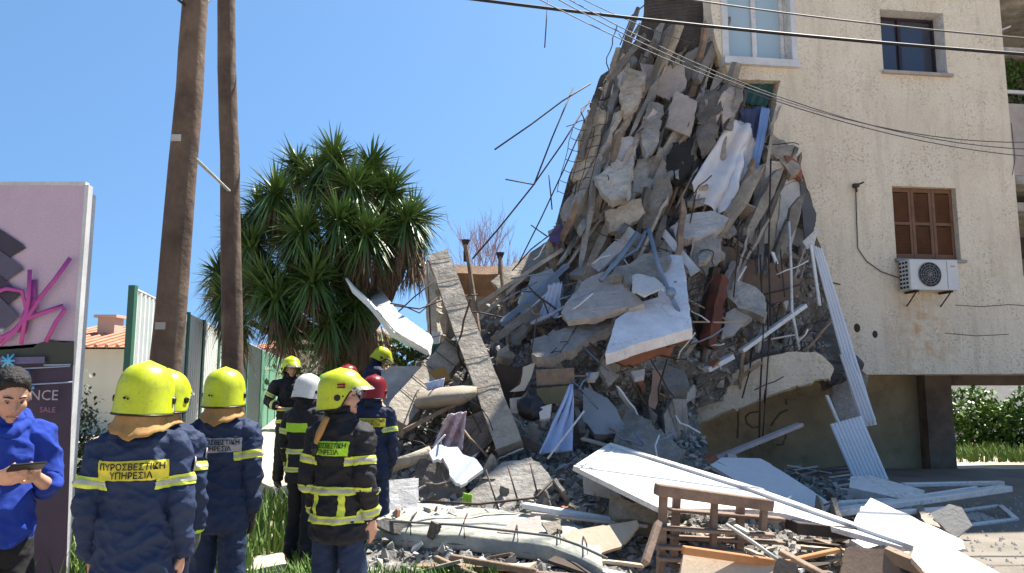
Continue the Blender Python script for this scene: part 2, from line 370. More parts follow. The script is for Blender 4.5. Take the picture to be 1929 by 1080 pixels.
bm = bmesh.new(); fbox(bm, W0[0] - .12, W0[1] - .14, W0[2] + .1, W0[1] - .01, -.10, .2); fbox(bm, W0[0] - .12, W0[1] - .01, W0[0] - .005, W0[3], -.02, .2); fbox(bm, W0[2] + .005, W0[1], W0[2] + .1, W0[3], -.015, .2)
mk('surround', loc(bm), white_dirty, w0)
for r, nm in ((W1, 'sill'), (W2, 'sill')):
    bm = bmesh.new(); fbox(bm, r[0] - .04, r[1] - .055, r[2] + .06, r[1] - .002, -.07, .2); mk(nm, loc(bm), plaster_p, bld)
# shutters
sh = mk('shutters', loc(reveal(W2, .18, stucco)), stucco, bld)
shut_m = M('brown_shutter', (.2, .10, .055), (.15, .075, .042), 5, rough=.55, bump=.15, grime=.2, gcol=(.12, .06, .03), vary=.05)
slat_m = M('shutter_slats', (.16, .075, .04), (.12, .055, .03), 5, rough=.6, bump=.1)
u0, z0, u1, z1 = W2; u0 += .01; u1 -= .01; z0 += .01; z1 -= .01; nn = 3; ww = (u1 - u0) / nn
for i in range(nn):
    a = u0 + ww * i + .004; b = a + ww - .008; bm = bmesh.new(); fw = .055 if i else .045
    fbox(bm, a, z0, a + fw, z1, .10, .04); fbox(bm, b - fw, z0, b, z1, .10, .04)
    zm = (z0 + z1) / 2
    for q0, q1 in ((z0, z0 + .1), (zm - .02, zm + .03), (z1 - .07, z1)): fbox(bm, a + fw, q0, b - fw, q1, .102, .036)
    lf = mk('shutter_leaf', loc(bm), shut_m, sh); bm = bmesh.new()
    z = z0 + .11
    while z < z1 - .08:
        if not (zm - .035 < z < zm + .03):
            c = F3((a + b) / 2, z, .122); rr = FR @ Matrix.Rotation(R(-38), 3, 'X'); box_bm(bm, c, (b - a - 2 * fw, .03, .006), rr)
        z += .026
    mk('slats', loc(bm), slat_m, lf)
# slabs, back wall, right bay
bm = bmesh.new()
uL = Fuz(1640, 600)[0]
def slabbox(u0, u1, z0, z1, d0, d1):
    box_bm(bm, F3((u0 + u1) / 2, (z0 + z1) / 2, (d0 + d1) / 2), (u1 - u0, d1 - d0, z1 - z0), FR)
slabbox(uL, 8, zb, zb + .16, .325, 2.6)
for zz in (4.75, 7.75): slabbox(-.3, 8, zz, zz + .16, .325, 2.6)
slabbox(-1.2, 8, HTOP, HTOP + .2, -.3, 2.8)
mk('floor_slab', loc(bm), concrete, bld)
bm = bmesh.new(); slabbox(-1.3, 8, zb + .17, HTOP - .01, 2.61, 2.8); mk('back_wall', loc(bm), stucco, bld)
bm = bmesh.new(); slabbox(-.35, -.15, zb + .2, HTOP - .02, .34, 2.59); mk('inner_wall', loc(bm), olive_m, bld)
# upper left gable remains: dark lath wall running away from the window towards the sky
endw = M('lath_wall', (.13, .105, .09), (.07, .058, .05), 3, bump=.9, bsc=12, wave=('Z', 5, 3, .8), grime=.4, vary=0)
oc = [(1216, -160), (1346, -160), (1346, 60), (1372, 172), (1300, 165), (1180, 185), (1110, 200), (1128, 150), (1168, 118), (1196, 78), (1212, 30)]
slab('end_wall', oc, 12.9, (-.25, -.97, 0), .22, endw, jag=.05, step=.15, parent=None)
ew = bpy.context.collection.objects['end_wall']; ew.parent = bld; ew.location = Vector(ew.location) - F0
# pilotis: wall, columns, beams
def wallY(name, px0, px1, Y, z0, z1, th, mat, lab=None):
    a = P(px0, 700, Y); b = P(px1, 700, Y); bm = bmesh.new(); box_bm(bm, Vector(((a.x + b.x) / 2, Y + th / 2, (z0 + z1) / 2)), (b.x - a.x, th, z1 - z0))
    o = mk(name, loc(bm), mat, bld)
    if lab: o['label'] = lab
    return o
wallY('ground_floor_wall', 1240, 1742, 14.6, -.1, zb + .5, .2, olive_m)
wallY('column', 1741, 1790, 14.3, -.1, zb - .005, .45, M('brown_column', (.2, .155, .115), (.12, .09, .07), 3, bump=.4, vary=0))
wallY('beam', 1791, 2300, 14.62, 1.56, zb - .002, .3, M('brown_column', (0, 0, 0)))
# broken column stub under the torn corner
slab('broken_column', [(1562, 690), (1636, 700), (1632, 770), (1618, 800), (1590, 806), (1572, 770)], 12.62, (-.2, -1, 0), .28, concrete, jag=.02, parent=None)
bc = COL.objects['broken_column']; bc.parent = bld; bc.location = Vector(bc.location) - F0
# grey torn edge of floor slab between the pile and the facade
slab('broken_slab_edge', [(1395, 640), (1460, 600), (1520, 585), (1575, 612), (1600, 650), (1620, 690), (1560, 720), (1500, 668), (1440, 672), (1390, 690)], 12.45, (-.1, -.9, .3), .3, concrete_dark, jag=.05, rough_s=.08)
be = COL.objects['broken_slab_edge']; be.parent = bld; be.location = Vector(be.location) - F0
# right bay with balcony
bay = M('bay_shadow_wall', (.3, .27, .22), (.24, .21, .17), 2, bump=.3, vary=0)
zr = lambda py: Fuz(1915, py)[1]
bm = bmesh.new(); slabbox(uR + .01, 8, zr(330), zr(195), .02, .2)
mk('balcony_parapet', loc(bm), M('rough_plaster', (.5, .42, .36), (.34, .29, .26), 2, bump=.8, bsc=14, grime=.4, gcol=(.2, .17, .16), vary=0), bld)
bm = bmesh.new(); slabbox(uR + .01, 8, zr(330) - .16, zr(330) - .005, .02, 1.5); mk('balcony_slab', loc(bm), concrete, bld); bm = bmesh.new(); slabbox(uR + .01, 8, zr(-12), zr(-30), .03, 1.5); mk('balcony_slab', loc(bm), concrete, bld)
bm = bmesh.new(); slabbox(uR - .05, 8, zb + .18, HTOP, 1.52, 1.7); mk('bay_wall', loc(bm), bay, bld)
bm = bmesh.new(); slabbox(uR + .02, 8, zr(174), zr(168), .05, .09); tube_bm(bm, [F3(uR + .05, zr(50), .4), F3(uR + .5, zr(32), .35)], .02); mk('balcony_rail', loc(bm), white_paint, bld)
bm = bmesh.new(); slabbox(uR + .02, 8, zr(465), zr(425), 1.0, 1.1); mk('lower_rail', loc(bm), wood_dark, bld)
bm = bmesh.new(); slabbox(uR - .01, 8, zb + .0, zr(520), .03, .3); mk('lower_parapet', loc(bm), stucco, bld)
def leafclump(bm, c, rad, n, size, seed, shell=.55, gap=.0, flat=1.0):
    rnd = random.Random(seed)
    for i in range(n):
        while True:
            p = Vector((rnd.uniform(-1, 1), rnd.uniform(-1, 1), rnd.uniform(-1, 1)))
            if shell < p.length < 1.0 + .12 * rnd.random(): break
        w_ = Vector((p.x * rad[0], p.y * rad[1], p.z * rad[2])) + Vector(c)
        w_ += Vector((fbm(w_, 2.2), fbm(w_ + Vector((7, 0, 0)), 2.2), fbm(w_ + Vector((0, 7, 0)), 2.2))) * max(rad) * .35
        if gap and noise.noise(w_ * (1.8 / max(rad))) < -gap: continue
        s = size * rnd.uniform(.6, 1.4); q = Matrix.Rotation(rnd.uniform(0, 6.28), 3, 'Z') @ Matrix.Rotation(rnd.uniform(-1.2, 1.2), 3, 'X')
        a = q @ Vector((s * .5, 0, 0)); b = q @ Vector((0, s, 0))
        try: bm.faces.new([bm.verts.new(x) for x in (w_ - b * .5, w_ + a * .6, w_ + b * .6, w_ - a * .6)])
        except ValueError: pass
bm = bmesh.new()
for i in range(6): leafclump(bm, F3(uR + .35 + .42 * i, zr(110) + random.uniform(-.15, .1), .7), (.35, .35, .55), 380, .085, 40 + i)
o = mk('balcony_plants', bm, leaf_ivy); tag(o, 'dark leafy plants behind the white rail of the top right balcony', 'plants')

# ---------------------------------------------------------------- air conditioner
ac = empty('air_conditioner', Fp(1753, 548, -.33), 'white outdoor air conditioner unit hanging under the brown shuttered window', 'air conditioner')
def aloc(bm): bmesh.ops.translate(bm, verts=bm.verts, vec=-ac.location); return bm
aw = M('ac_white', (.66, .66, .64), (.6, .6, .58), 2, rough=.45, bump=.03, grime=.1, gcol=(.4, .36, .3), vary=0)
r = rect_px(1722, 489, 1800, 548); r = (Fuz(1712, 489, -.33)[0], Fuz(1750, 546, -.33)[1], Fuz(1804, 489, -.33)[0], Fuz(1750, 489, -.33)[1])
bm = bmesh.new(); fbox(bm, r[0], r[1], r[2], r[3], -.33, .27); bmesh.ops.bevel(bm, geom=bm.edges[:], offset=.012, segments=2, affect='EDGES')
mk('casing', aloc(bm), aw, ac)
cu_, cz_ = r[0] + (r[2] - r[0]) * .40, (r[1] + r[3]) / 2; rad = (r[3] - r[1]) * .40
bm = bmesh.new()
for k in range(5):
    rr = rad * (k + 1) / 5; tube_bm(bm, [F3(cu_ + math.cos(a) * rr, cz_ + math.sin(a) * rr, -.345) for a in [i * math.pi / 16 for i in range(33)]], .005, 5)
for k in range(12):
    a = k * math.pi / 6; tube_bm(bm, [F3(cu_, cz_, -.35), F3(cu_ + math.cos(a) * rad, cz_ + math.sin(a) * rad, -.35)], .004, 5)
gr = mk('fan_grille', aloc(bm), M('ac_grey', (.3, .3, .3), rough=.5, bump=0), ac)
bm = bmesh.new(); bmesh.ops.create_circle(bm, cap_ends=True, segments=32, radius=rad, matrix=Matrix.Translation(F3(cu_, cz_, -.334)) @ (FR @ Matrix.Rotation(R(90), 3, 'X')).to_4x4()); mk('fan', aloc(bm), M('ac_dark', (.04, .04, .045), bump=0), ac)
bm = bmesh.new(); fbox(bm, r[0] + (r[2] - r[0]) * .76, r[1] + .02, r[0] + (r[2] - r[0]) * .77, r[3] - .02, -.334, .02); fbox(bm, r[0] + (r[2] - r[0]) * .84, r[3] - .12, r[0] + (r[2] - r[0]) * .93, r[3] - .10, -.333, .02); mk('panel_seam', aloc(bm), M('ac_grey', (0, 0, 0)), ac)
bm = bmesh.new()
for i in range(3):
    for j in range(7):
        zc = r[1] + .05 + j * (r[3] - r[1] - .1) / 6; dd = -.29 + i * .08
        box_bm(bm, F3(r[0] - .002, zc, dd + .03), (.01, .05, .035), FR)
mk('side_louvre', aloc(bm), M('ac_dark', (0, 0, 0)), ac)
for s in (.15, .85):
    bm = bmesh.new(); u = r[0] + (r[2] - r[0]) * s; fbox(bm, u - .02, r[1] - .04, u + .02, r[1] - .003, -.32, .32); tube_bm(bm, [F3(u, r[1] - .03, -.28), F3(u, r[1] - .25, -.01)], .012, 5); mk('bracket', aloc(bm), steel_rust, ac)
pts = [Fp(*p, -.02) for p in ((1612, 352), (1614, 420), (1616, 468), (1632, 492), (1660, 512), (1700, 526), (1712, 530))]
bm = bmesh.new(); tube_bm(bm, pts, .009, 6); wl = mk('wall_cable', bm, cable_g); tag(wl, 'thin dark cable running down the cream wall from a hook to the air conditioner', 'cable')
bm = bmesh.new(); c = Fp(1612, 350, -.04); box_bm(bm, c, (.09, .09, .06)); tube_bm(bm, [c, c + Vector((-.02, -.06, -.12))], .02); tube_bm(bm, [c, c + Vector((.12, -.05, .05))], .015)
tag(mk('wall_hook', bm, steel_rust), 'small rusty bracket on the cream wall left of the brown shutters', 'bracket')
# cracks and rust drips on the facade are thin real seams
for cr in ([(1800, 575), (1850, 578), (1900, 574), (1935, 576)], [(1780, 628), (1840, 633), (1900, 630)], [(1905, 232), (1912, 300), (1907, 330)]):
    bm = bmesh.new(); tube_bm(bm, [Fp(*p, -.002) for p in cr], .006, 5); mk('crack', loc(bm), wood_dark, bld)
for (x, y, s) in ((1648, 630, .05), (1614, 618, .06)):
    bm = bmesh.new(); bmesh.ops.create_icosphere(bm, subdivisions=2, radius=s, matrix=Matrix.Translation(Fp(x, y)) @ Matrix.Diagonal((1, .3, 1.3, 1)))
    mk('hole_patch', loc(bm), wood_dark, bld)
# graffiti strokes on the olive wall under the building
def strokes(lines, r, p0, n, mat, name, parent, off, push=.006):
    bm = bmesh.new()
    for l in lines: tube_bm(bm, [onplane(x, y, p0, n) + n * push for x, y in l], r, 6)
    for v in bm.verts: v.co -= n * ((v.co - p0).dot(n) - push) * .9      # paint, not tubing: pressed flat against the board
    bmesh.ops.translate(bm, verts=bm.verts, vec=-off); return mk(name, bm, mat, parent, smooth=True)
pw = Vector((0, 14.6, 0)); nw = Vector((0, -1, 0))
strokes([[(1390, 776), (1390, 800), (1389, 826)], [(1432, 775), (1412, 778), (1404, 786), (1406, 798), (1418, 806), (1428, 804)], [(1484, 772), (1470, 778), (1460, 790), (1452, 802)], [(1480, 752), (1481, 762)], [(1462, 838), (1474, 838), (1480, 822), (1474, 808), (1466, 818)]], .017, pw, nw, M('graffiti_dark', (.17, .135, .09), bump=0), 'graffiti', bld, F0, .012)

# ---------------------------------------------------------------- behind the building: garden wall, hedge, grass
a = P(1760, 760, 22); bm = bmesh.new(); box_bm(bm, Vector((a.x + 6, 22.2, .8)), (14, .3, 2.4)); tag(mk('garden_wall', bm, white_dirty), 'white garden wall behind the ivy seen under the building', 'wall')
bm = bmesh.new()
for i in range(9):
    c = P(1800 + i * 34, 790, 18.6 + (i % 2) * .5); c.z = .55 + .25 * math.sin(i * 1.7); leafclump(bm, c, (.65, .5, .75), 1500, .12, 80 + i)
tag(mk('ivy_hedge', bm, leaf_ivy), 'sunlit green ivy hedge behind the open ground floor', 'hedge')
def grass(name, spots, n, h, seed, label=None, wid=.012):
    rnd = random.Random(seed); bm = bmesh.new()
    for i in range(n):
        x0, x1, y0, y1 = rnd.choice(spots); x = rnd.uniform(x0, x1); y = rnd.uniform(y0, y1)
        if noise.noise(Vector((x, y, 0)) * 1.6) < -.18: continue
        hh = h * rnd.uniform(.4, 1.3); a = rnd.uniform(0, 6.28); l = Vector((math.cos(a), math.sin(a), 0)) * hh * rnd.uniform(.1, .6); s = Vector((-l.y, l.x, 0)).normalized() * wid
        b = Vector((x, y, -.02)); m_ = b + l * .35 + Vector((0, 0, hh * .6)); t = b + l + Vector((0, 0, hh))
        v = [bm.verts.new(q) for q in (b - s, b + s, m_ + s * .7, m_ - s * .7, t)]
        bm.faces.new(v[:4]); bm.faces.new((v[3], v[2], v[4]))
    o = mk(name, bm, grass_m, origin=False); tag(o, label or 'green grass', 'grass', kind='stuff')
grass('grass', [(7.6, 14, 15.6, 19.5)], 5000, .22, 3, 'bright grass behind the building', .02)
grass('grass', [(-2.2, -.55, 4.6, 8.6), (-4.5, -.9, 5.5, 11), (-3.5, -1.0, 6, 8)], 9000, .17, 4, 'grass and weeds between the firefighters and the rubble')
grass('grass', [(-6, -3.2, 5.5, 8.5), (-4.2, -2.2, 6.0, 9.5)], 3500, .42, 5, 'tall weeds at the foot of the fence')
grass('grass', [(-1.7, -.1, 5.0, 6.3)], 4500, .2, 6, 'grass in front of the stained mattress')
bm = bmesh.new()
for (x, y, rr, n) in ((-4.95, 8.0, .5, 3600), (-5.4, 8.6, .6, 3600), (-4.7, 7.4, .38, 2000), (-4.45, 7.9, .32, 1200)): leafclump(bm, (x, y, .95 if rr > .4 else .6), (rr, rr, rr * 1.45), n, .055, int(x * -10), shell=.15)
tag(mk('olive_bush', bm, leaf_olive), 'grey green bush between the billboard and the fence', 'bush')
# ---------------------------------------------------------------- billboard
bx = P(130, 700, 5.6).x; BB = empty('billboard', (bx - 1.6, 5.6, 0), 'large advertising billboard with pink spray graffiti at the left edge', 'billboard')
zt = P(160, 348, 5.6).z; x0 = bx - 3.0
def bl(bm): bmesh.ops.translate(bm, verts=bm.verts, vec=-BB.location); return bm
xr = P(148, 500, 5.6).x
bm = bmesh.new(); box_bm(bm, Vector(((x0 + xr) / 2, 5.64, (zt + .5) / 2)), (xr - x0, .05, zt - .5)); mk('board', bl(bm), M('board_print', (.50, .38, .45), (.42, .32, .40), .7, rough=.55, bump=.02, vary=0, grime=.3, gcol=(.5, .43, .5), gsc=.6), BB)
bm = bmesh.new(); box_bm(bm, Vector((xr + .012, 5.64, zt / 2)), (.03, .06, zt)); box_bm(bm, Vector(((x0 + xr) / 2, 5.64, zt + .012)), (xr - x0, .06, .03)); mk('frame', bl(bm), M('alu_frame', (.6, .6, .6), rough=.4, bump=.05), BB)
for lx in (x0 + .4, xr - .02):
    bm = bmesh.new(); box_bm(bm, Vector((lx, 5.72, zt / 2 - .05)), (.06, .06, zt)); mk('post', bl(bm), M('alu_frame', (0, 0, 0)), BB)
pB = Vector((0, 5.613, 0)); nB = Vector((0, -1, 0)); lay = [0]
def flat(poly, mat, name):
    lay[0] += 1; pp = Vector((0, 5.613 - .0035 * lay[0], 0)); bm = bmesh.new()
    vs = [bm.verts.new(onplane(x, y, pp, nB)) for x, y in poly]; f = bm.faces.new(vs); bmesh.ops.triangulate(bm, faces=[f])
    e = bmesh.ops.extrude_face_region(bm, geom=bm.faces[:]); bmesh.ops.translate(bm, verts=[v for v in e['geom'] if isinstance(v, bmesh.types.BMVert)], vec=(0, .002, 0))
    return mk(name, bl(bm), mat, BB)
pr = lambda n, c, **k: M(n, c, tuple(q * .85 for q in c), 3, rough=.55, bump=.02, vary=0, **k)
flat([(-300, 656), (60, 652), (90, 642), (120, 645), (139, 643), (137, 690), (122, 1150), (-300, 1150)], pr('print_dark', (.055, .035, .06)), 'printed_panel')
flat([(-300, 650), (62, 655), (70, 648), (95, 640), (122, 646), (139, 643), (138, 688), (-300, 680)], pr('print_trees', (.05, .055, .04)), 'printed_trees')
for i, (dy, wx) in enumerate(((0, 48), (40, 44), (88, 38), (128, 34))):
    y = 446 + dy; flat([(-300, y - 60), (0, y - 14), (wx - 6, y + 14), (wx, y + 22), (10, y + 44), (-300, y + 30)], pr('print_block_%d' % (i % 2), ((.05, .04, .06), (.09, .08, .12))[i % 2]), 'printed_building')
    flat([(-300, y + 31), (8, y + 46), (4, y + 52), (-300, y + 40)], pr('print_line', (.4, .42, .5)), 'printed_line')
flat([(-300, 680), (84, 672), (84, 684), (-300, 700)], pr('print_band', (.14, .12, .22)), 'printed_band')
for l in ([(-300, 712), (135, 690)], [(-300, 745), (140, 720)], [(86, 688), (137, 687)]):
    lay[0] += 1; strokes([l], .006, pB, nB, pr('print_line', (0, 0, 0)), 'printed_line', BB, BB.location, .004 * lay[0] * .4)
lay[0] += 2
pinkm = pr('pink_spray', (.45, .07, .28)); blue_s = pr('blue_spray', (.12, .45, .65))
strokes([[(64, 510), (62, 560), (56, 600), (48, 650)], [(140, 488), (110, 530), (85, 560), (62, 596), (30, 628), (-20, 650)], [(-20, 560), (20, 545), (50, 550), (58, 590), (40, 620), (10, 650)], [(58, 602), (95, 588), (126, 578), (130, 584), (112, 610), (94, 645)]], .018, pB, nB, pinkm, 'spray_graffiti', BB, BB.location, .05)
strokes([[(64, 528), (62, 590)], [(66, 560), (50, 600), (44, 628)]], .035, pB, nB, pinkm, 'spray_graffiti', BB, BB.location, .02)
strokes([[(14, 672), (36, 690)], [(36, 668), (14, 692)], [(25, 668), (25, 694)], [(12, 680), (38, 680)]], .009, pB, nB, blue_s, 'painted_mark', BB, BB.location, .06)
strokes([[(66, 714), (60, 702), (52, 698), (45, 706), (45, 718), (52, 726), (62, 722), (66, 712), (60, 700)], [(52, 726), (56, 732), (74, 730)], [(28, 706), (34, 712)], [(-6, 702), (2, 712), (14, 714)]], .013, pB, nB, blue_s, 'painted_mark', BB, BB.location, .06)
def sign_text(s, px, py, h_px, mat, name, Yp):
    p = onplane(px, py, Vector((0, Yp, 0)), nB); bm = text_bm(s, h_px / FPX * Yp * 1.42, align='LEFT')
    bmesh.ops.transform(bm, matrix=Matrix.Translation(p) @ Matrix.Rotation(R(90), 4, 'X'), verts=bm.verts); return mk(name, bl(bm), mat, BB)
sign_text('NCE', 55, 754, 19, pr('print_text', (.42, .36, .38)), 'printed_text', 5.56)
sign_text('SALE', 74, 777, 10, pr('print_text2', (.35, .14, .22)), 'printed_text', 5.558)

# ---------------------------------------------------------------- utility poles
def pole(base_px, top_px, Y, r0, r1, label):
    b = P(base_px[0], base_px[1], Y); t = P(top_px[0], top_px[1], Y); d = (t - b) / (t.z - b.z); B0 = b - d * b.z; T0 = B0 + d * 8.5
    e = empty('utility_pole', B0, label, 'utility pole', 'leaning wooden utility poles'); bm = bmesh.new()
    tube_bm(bm, [B0.lerp(T0, i / 24) - B0 + Vector((fbm((i, 0, r0), .3) * .02, 0, 0)) for i in range(25)], r0, 24, r1=r1); mk('shaft', bm, pole_m, e, smooth=True)
    return e, B0, d
e1, b1, d1 = pole((314, 690), (369, 0), 6.3, .14, .088, 'thick weathered wooden pole in front, left of the pair, with small white plates')
e2, b2, d2 = pole((439, 690), (426, 0), 8.3, .122, .092, 'thinner brown wooden pole standing right of the thick one')
for zz in (P(309, 616, 6.3).z, P(341, 268, 6.3).z):
    bm = bmesh.new(); c = d1 * zz + Vector((-.02, -.142 + .006 * zz, 0)); box_bm(bm, c, (.085, .006, .06)); mk('number_plate', bm, M('plate_grey', (.42, .4, .38), bump=.1), e1)
bm = bmesh.new(); 
for k in range(5): tube_bm(bm, [d1 * (3.05 + .02 * k) + Vector((math.cos(a) * .15, math.sin(a) * .15, 0)) for a in [i * .4 for i in range(17)]], .006, 5)
pipe('brace_rod', [(369, 300, 6.3), (432, 360, 8.2)], .016, M('galvanised', (.5, .5, .46), rough=.5, bump=.1), 'thin pale metal brace between the two wooden poles', 'rod')
bm.free()
# small white collar plate on second pole
# ---------------------------------------------------------------- overhead cables
def cable(pts, r, label, mat=None, sag=0, n=16):
    A = P(*pts[0]); Bq = P(*pts[-1])
    if len(pts) == 2:
        q = sagline(A, Bq, sag, n); q = [q[0] + (q[0] - q[1]).normalized() * 14] + q
        if pts[1][0] > 1900: q.append(q[-1] + (q[-1] - q[-2]).normalized() * 14)
    else: q = [P(*p) for p in pts]
    bm = bmesh.new(); tube_bm(bm, q, r, 6); tag(mk('overhead_cable', bm, mat or cable_m, smooth=True), label, 'cable', 'overhead cables')
cable([(840, -8, 9.5), (1950, 104, 9.5)], .022, 'thickest black cable crossing the sky and the cream wall', sag=.06)
cable([(1250, -8, 9.2), (1950, 74, 9.2)], .011, 'second cable just above the thick black one', cable_g, sag=.05)
cable([(1000, -30, 8.6), (1500, 165, 10.5), (1700, 235, 11), (1950, 272, 11.5)][:1] + [(1950, 268, 11)], .007, 'upper of the three thin wires sagging over the stucco', cable_g, sag=.55)
cable([(1020, -30, 8.9), (1950, 282, 11.2)], .007, 'middle of the three thin wires sagging over the stucco', cable_g, sag=.5)
cable([(960, -30, 9.1), (1950, 296, 11.4)], .007, 'lowest of the three thin wires sagging over the stucco', cable_g, sag=.45)
cable([(1080, -10, 9), (1300, 80, 11.5)], .006, 'short thin wire dropping to the broken top floor', cable_g, sag=.05)
cable([(300, -30, 6.2), (348, 10, 6.2), (384, 11, 6.4), (420, -25, 8)], .012, 'black wire looped between the tops of the wooden poles')
pipe('drain_pipe', [(1326, -30, 12.6), (1327, 60, 12.6), (1330, 170, 12.6), (1323, 186, 12.55)], .018, M('galvanised', (0, 0, 0)), 'thin vertical pipe on the dark torn end wall', 'pipe')

# ---------------------------------------------------------------- fence
fe = empty('corrugated_fence', (-4.1, 8, 0), 'tall corrugated metal fence, white then green, receding behind the wooden poles', 'fence')
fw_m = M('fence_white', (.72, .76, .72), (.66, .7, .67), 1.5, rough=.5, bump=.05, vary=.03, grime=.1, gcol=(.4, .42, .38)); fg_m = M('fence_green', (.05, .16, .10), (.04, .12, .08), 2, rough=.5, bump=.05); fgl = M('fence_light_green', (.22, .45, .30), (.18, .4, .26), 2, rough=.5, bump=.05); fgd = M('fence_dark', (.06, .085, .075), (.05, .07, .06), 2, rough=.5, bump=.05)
fa = P(250, 545, 8.0); fb = P(532, 680, 37.0)
def fpt(t): p = Vector((fa.x, fa.y, 0)).lerp(Vector((fb.x, fb.y, 0)), t); return p
def t_of(px):
    lo, hi = 0, 1
    for _ in range(40):
        m_ = (lo + hi) / 2; p = fpt(m_); q = p.x / p.y * FPX  # approx projection
        v = (p - C0); v.z = 2.65 - CAMZ; cx_ = v.x / (v.y * cP + v.z * sP) * FPX + CX
        if cx_ < px: lo = m_
        else: hi = m_
    return lo
HF = 2.65
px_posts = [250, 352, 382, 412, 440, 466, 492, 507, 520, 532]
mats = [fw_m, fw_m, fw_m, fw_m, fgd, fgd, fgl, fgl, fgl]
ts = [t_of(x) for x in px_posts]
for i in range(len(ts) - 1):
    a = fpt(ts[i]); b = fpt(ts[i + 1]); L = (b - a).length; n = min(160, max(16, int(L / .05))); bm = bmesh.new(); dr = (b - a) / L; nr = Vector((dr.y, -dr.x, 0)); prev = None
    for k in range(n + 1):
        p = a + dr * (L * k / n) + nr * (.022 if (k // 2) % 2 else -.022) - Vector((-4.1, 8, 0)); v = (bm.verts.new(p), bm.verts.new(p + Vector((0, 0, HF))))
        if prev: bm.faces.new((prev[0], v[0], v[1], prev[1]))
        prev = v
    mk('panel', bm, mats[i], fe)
for i, t in enumerate(ts):
    p = fpt(t) - Vector((-4.1, 8, 0)) + Vector((.03, -.05, 0)); bm = bmesh.new(); box_bm(bm, p + Vector((0, 0, HF / 2 + .02)), (.07, .07, HF + .04)); mk('post', bm, fg_m, fe)
a = fpt(0); b = fpt(1); bm = bmesh.new(); tube_bm(bm, [a + Vector((-4.1 * 0, 0, HF + .015)) - Vector((-4.1, 8, 0)), b + Vector((0, 0, HF + .015)) - Vector((-4.1, 8, 0))], .02, 6); mk('top_rail', bm, M('alu_frame', (0, 0, 0)), fe)

# ---------------------------------------------------------------- houses
tile_m = M('roof_tile', (.5, .24, .15), (.4, .18, .11), 2, bump=.8, bsc=6, wave=('X', 1.6, .5, 1.5), vary=0); hw = M('house_wall', (.62, .6, .48), (.56, .54, .43), 1, bump=.1, vary=0); pinkw = M('pink_house_wall', (.56, .4, .31), (.5, .36, .28), .6, bump=.1, vary=0)
def house(px0, px1, eave, ridge, Y, depth, wm, label, chim=None, win=()):
    a = P(px0, eave, Y); b = P(px1, eave, Y); e = empty('house', ((a.x + b.x) / 2, Y, 0), label, 'house', 'houses beyond the fence'); w_ = b.x - a.x; h = a.z; rz_ = P(px0, ridge, Y + depth / 2).z - h
    bm = bmesh.new(); box_bm(bm, Vector((0, depth / 2, h / 2 - .1)), (w_, depth, h)); mk('wall', bm, wm, e)
    bm = bmesh.new(); o_ = .35; v = [bm.verts.new(q) for q in ((-w_ / 2 - o_, -o_, h - .05), (w_ / 2 + o_, -o_, h - .05), (w_ / 2 + o_, depth + o_, h - .05), (-w_ / 2 - o_, depth + o_, h - .05), (-w_ / 2 - o_, depth / 2, h + rz_), (w_ / 2 + o_, depth / 2, h + rz_))]
    for f in ((0, 1, 5, 4), (2, 3, 4, 5), (1, 2, 5), (3, 0, 4), (3, 2, 1, 0)): bm.faces.new([v[i] for i in f])
    # tile ridges
    nx = int(w_ / .28)
    for i in range(nx):
        x = -w_ / 2 - o_ + (i + .5) * (w_ + 2 * o_) / nx; tube_bm(bm, [Vector((x, -o_, h - .02)), Vector((x, depth / 2, h + rz_ + .02))], .07, 5)
    rf = mk('roof', bm, tile_m, e)
    if chim:
        c = P(chim, ridge, Y + depth * .3); bm = bmesh.new(); box_bm(bm, Vector((c.x - e.location.x, depth * .3, h + rz_ * .75)), (.6, .6, .9)); box_bm(bm, Vector((c.x - e.location.x, depth * .3, h + rz_ * .75 + .5)), (.8, .8, .1)); mk('chimney', bm, pinkw, rf)
    for (x0_, y0_, x1_, y1_) in win:
        p = P(x0_, y0_, Y); q = P(x1_, y1_, Y); bm = bmesh.new(); box_bm(bm, Vector(((p.x + q.x) / 2 - e.location.x, -.01, (p.z + q.z) / 2)), (q.x - p.x, .08, p.z - q.z)); wn = mk('window', bm, white_paint, e)
        bm = bmesh.new(); box_bm(bm, Vector(((p.x + q.x) / 2 - e.location.x, -.055, (p.z + q.z) / 2)), ((q.x - p.x) * .8, .02, (p.z - q.z) * .85)); mk('pane', bm, pane_m, wn)
    return e
house(60, 262, 652, 618, 24, 8, hw, 'pale yellow house with red tiled roof and chimney, left of the fence', chim=208, win=((148, 678, 156, 695),))
house(486, 560, 655, 643, 46, 8, pinkw, 'low house with orange tiled roof just above the far end of the fence', win=((532, 662, 541, 674), (515, 662, 520, 674)))
# pink block with flat roof
a = P(534, 622, 40); b = P(700, 622, 40); e = empty('block_house', ((a.x + b.x) / 2, 40, 0), 'salmon pink flat roofed building behind the yucca trunk', 'building')
bm = bmesh.new(); box_bm(bm, Vector((0, 4, a.z / 2)), (b.x - a.x, 8, a.z)); mk('wall', bm, pinkw, e)
bm = bmesh.new(); box_bm(bm, Vector((0, 4, a.z + .1)), (b.x - a.x + .6, 8.6, .25)); mk('roof', bm, plaster_p, e)
# far bushes behind
bm = bmesh.new()
for i in range(7): leafclump(bm, P(560 + i * 32, 690, 26) + Vector((0, 0, -.4)), (1.0, .8, .9), 300, .2, 120 + i, shell=.3)
tag(mk('shrub_row', bm, leaf_olive), 'row of pale green shrubs beyond the white helmet, under the pink building', 'shrubs')
bm = bmesh.new()
for i in range(4): leafclump(bm, P(740 + i * 28, 672 - 6 * (i % 2), 14.5), (.42, .4, .45), 380, .11, 140 + i, shell=.3)
tag(mk('green_shrub', bm, leaf_ivy), 'dark green shrub behind the firefighter climbing the rubble', 'shrub')
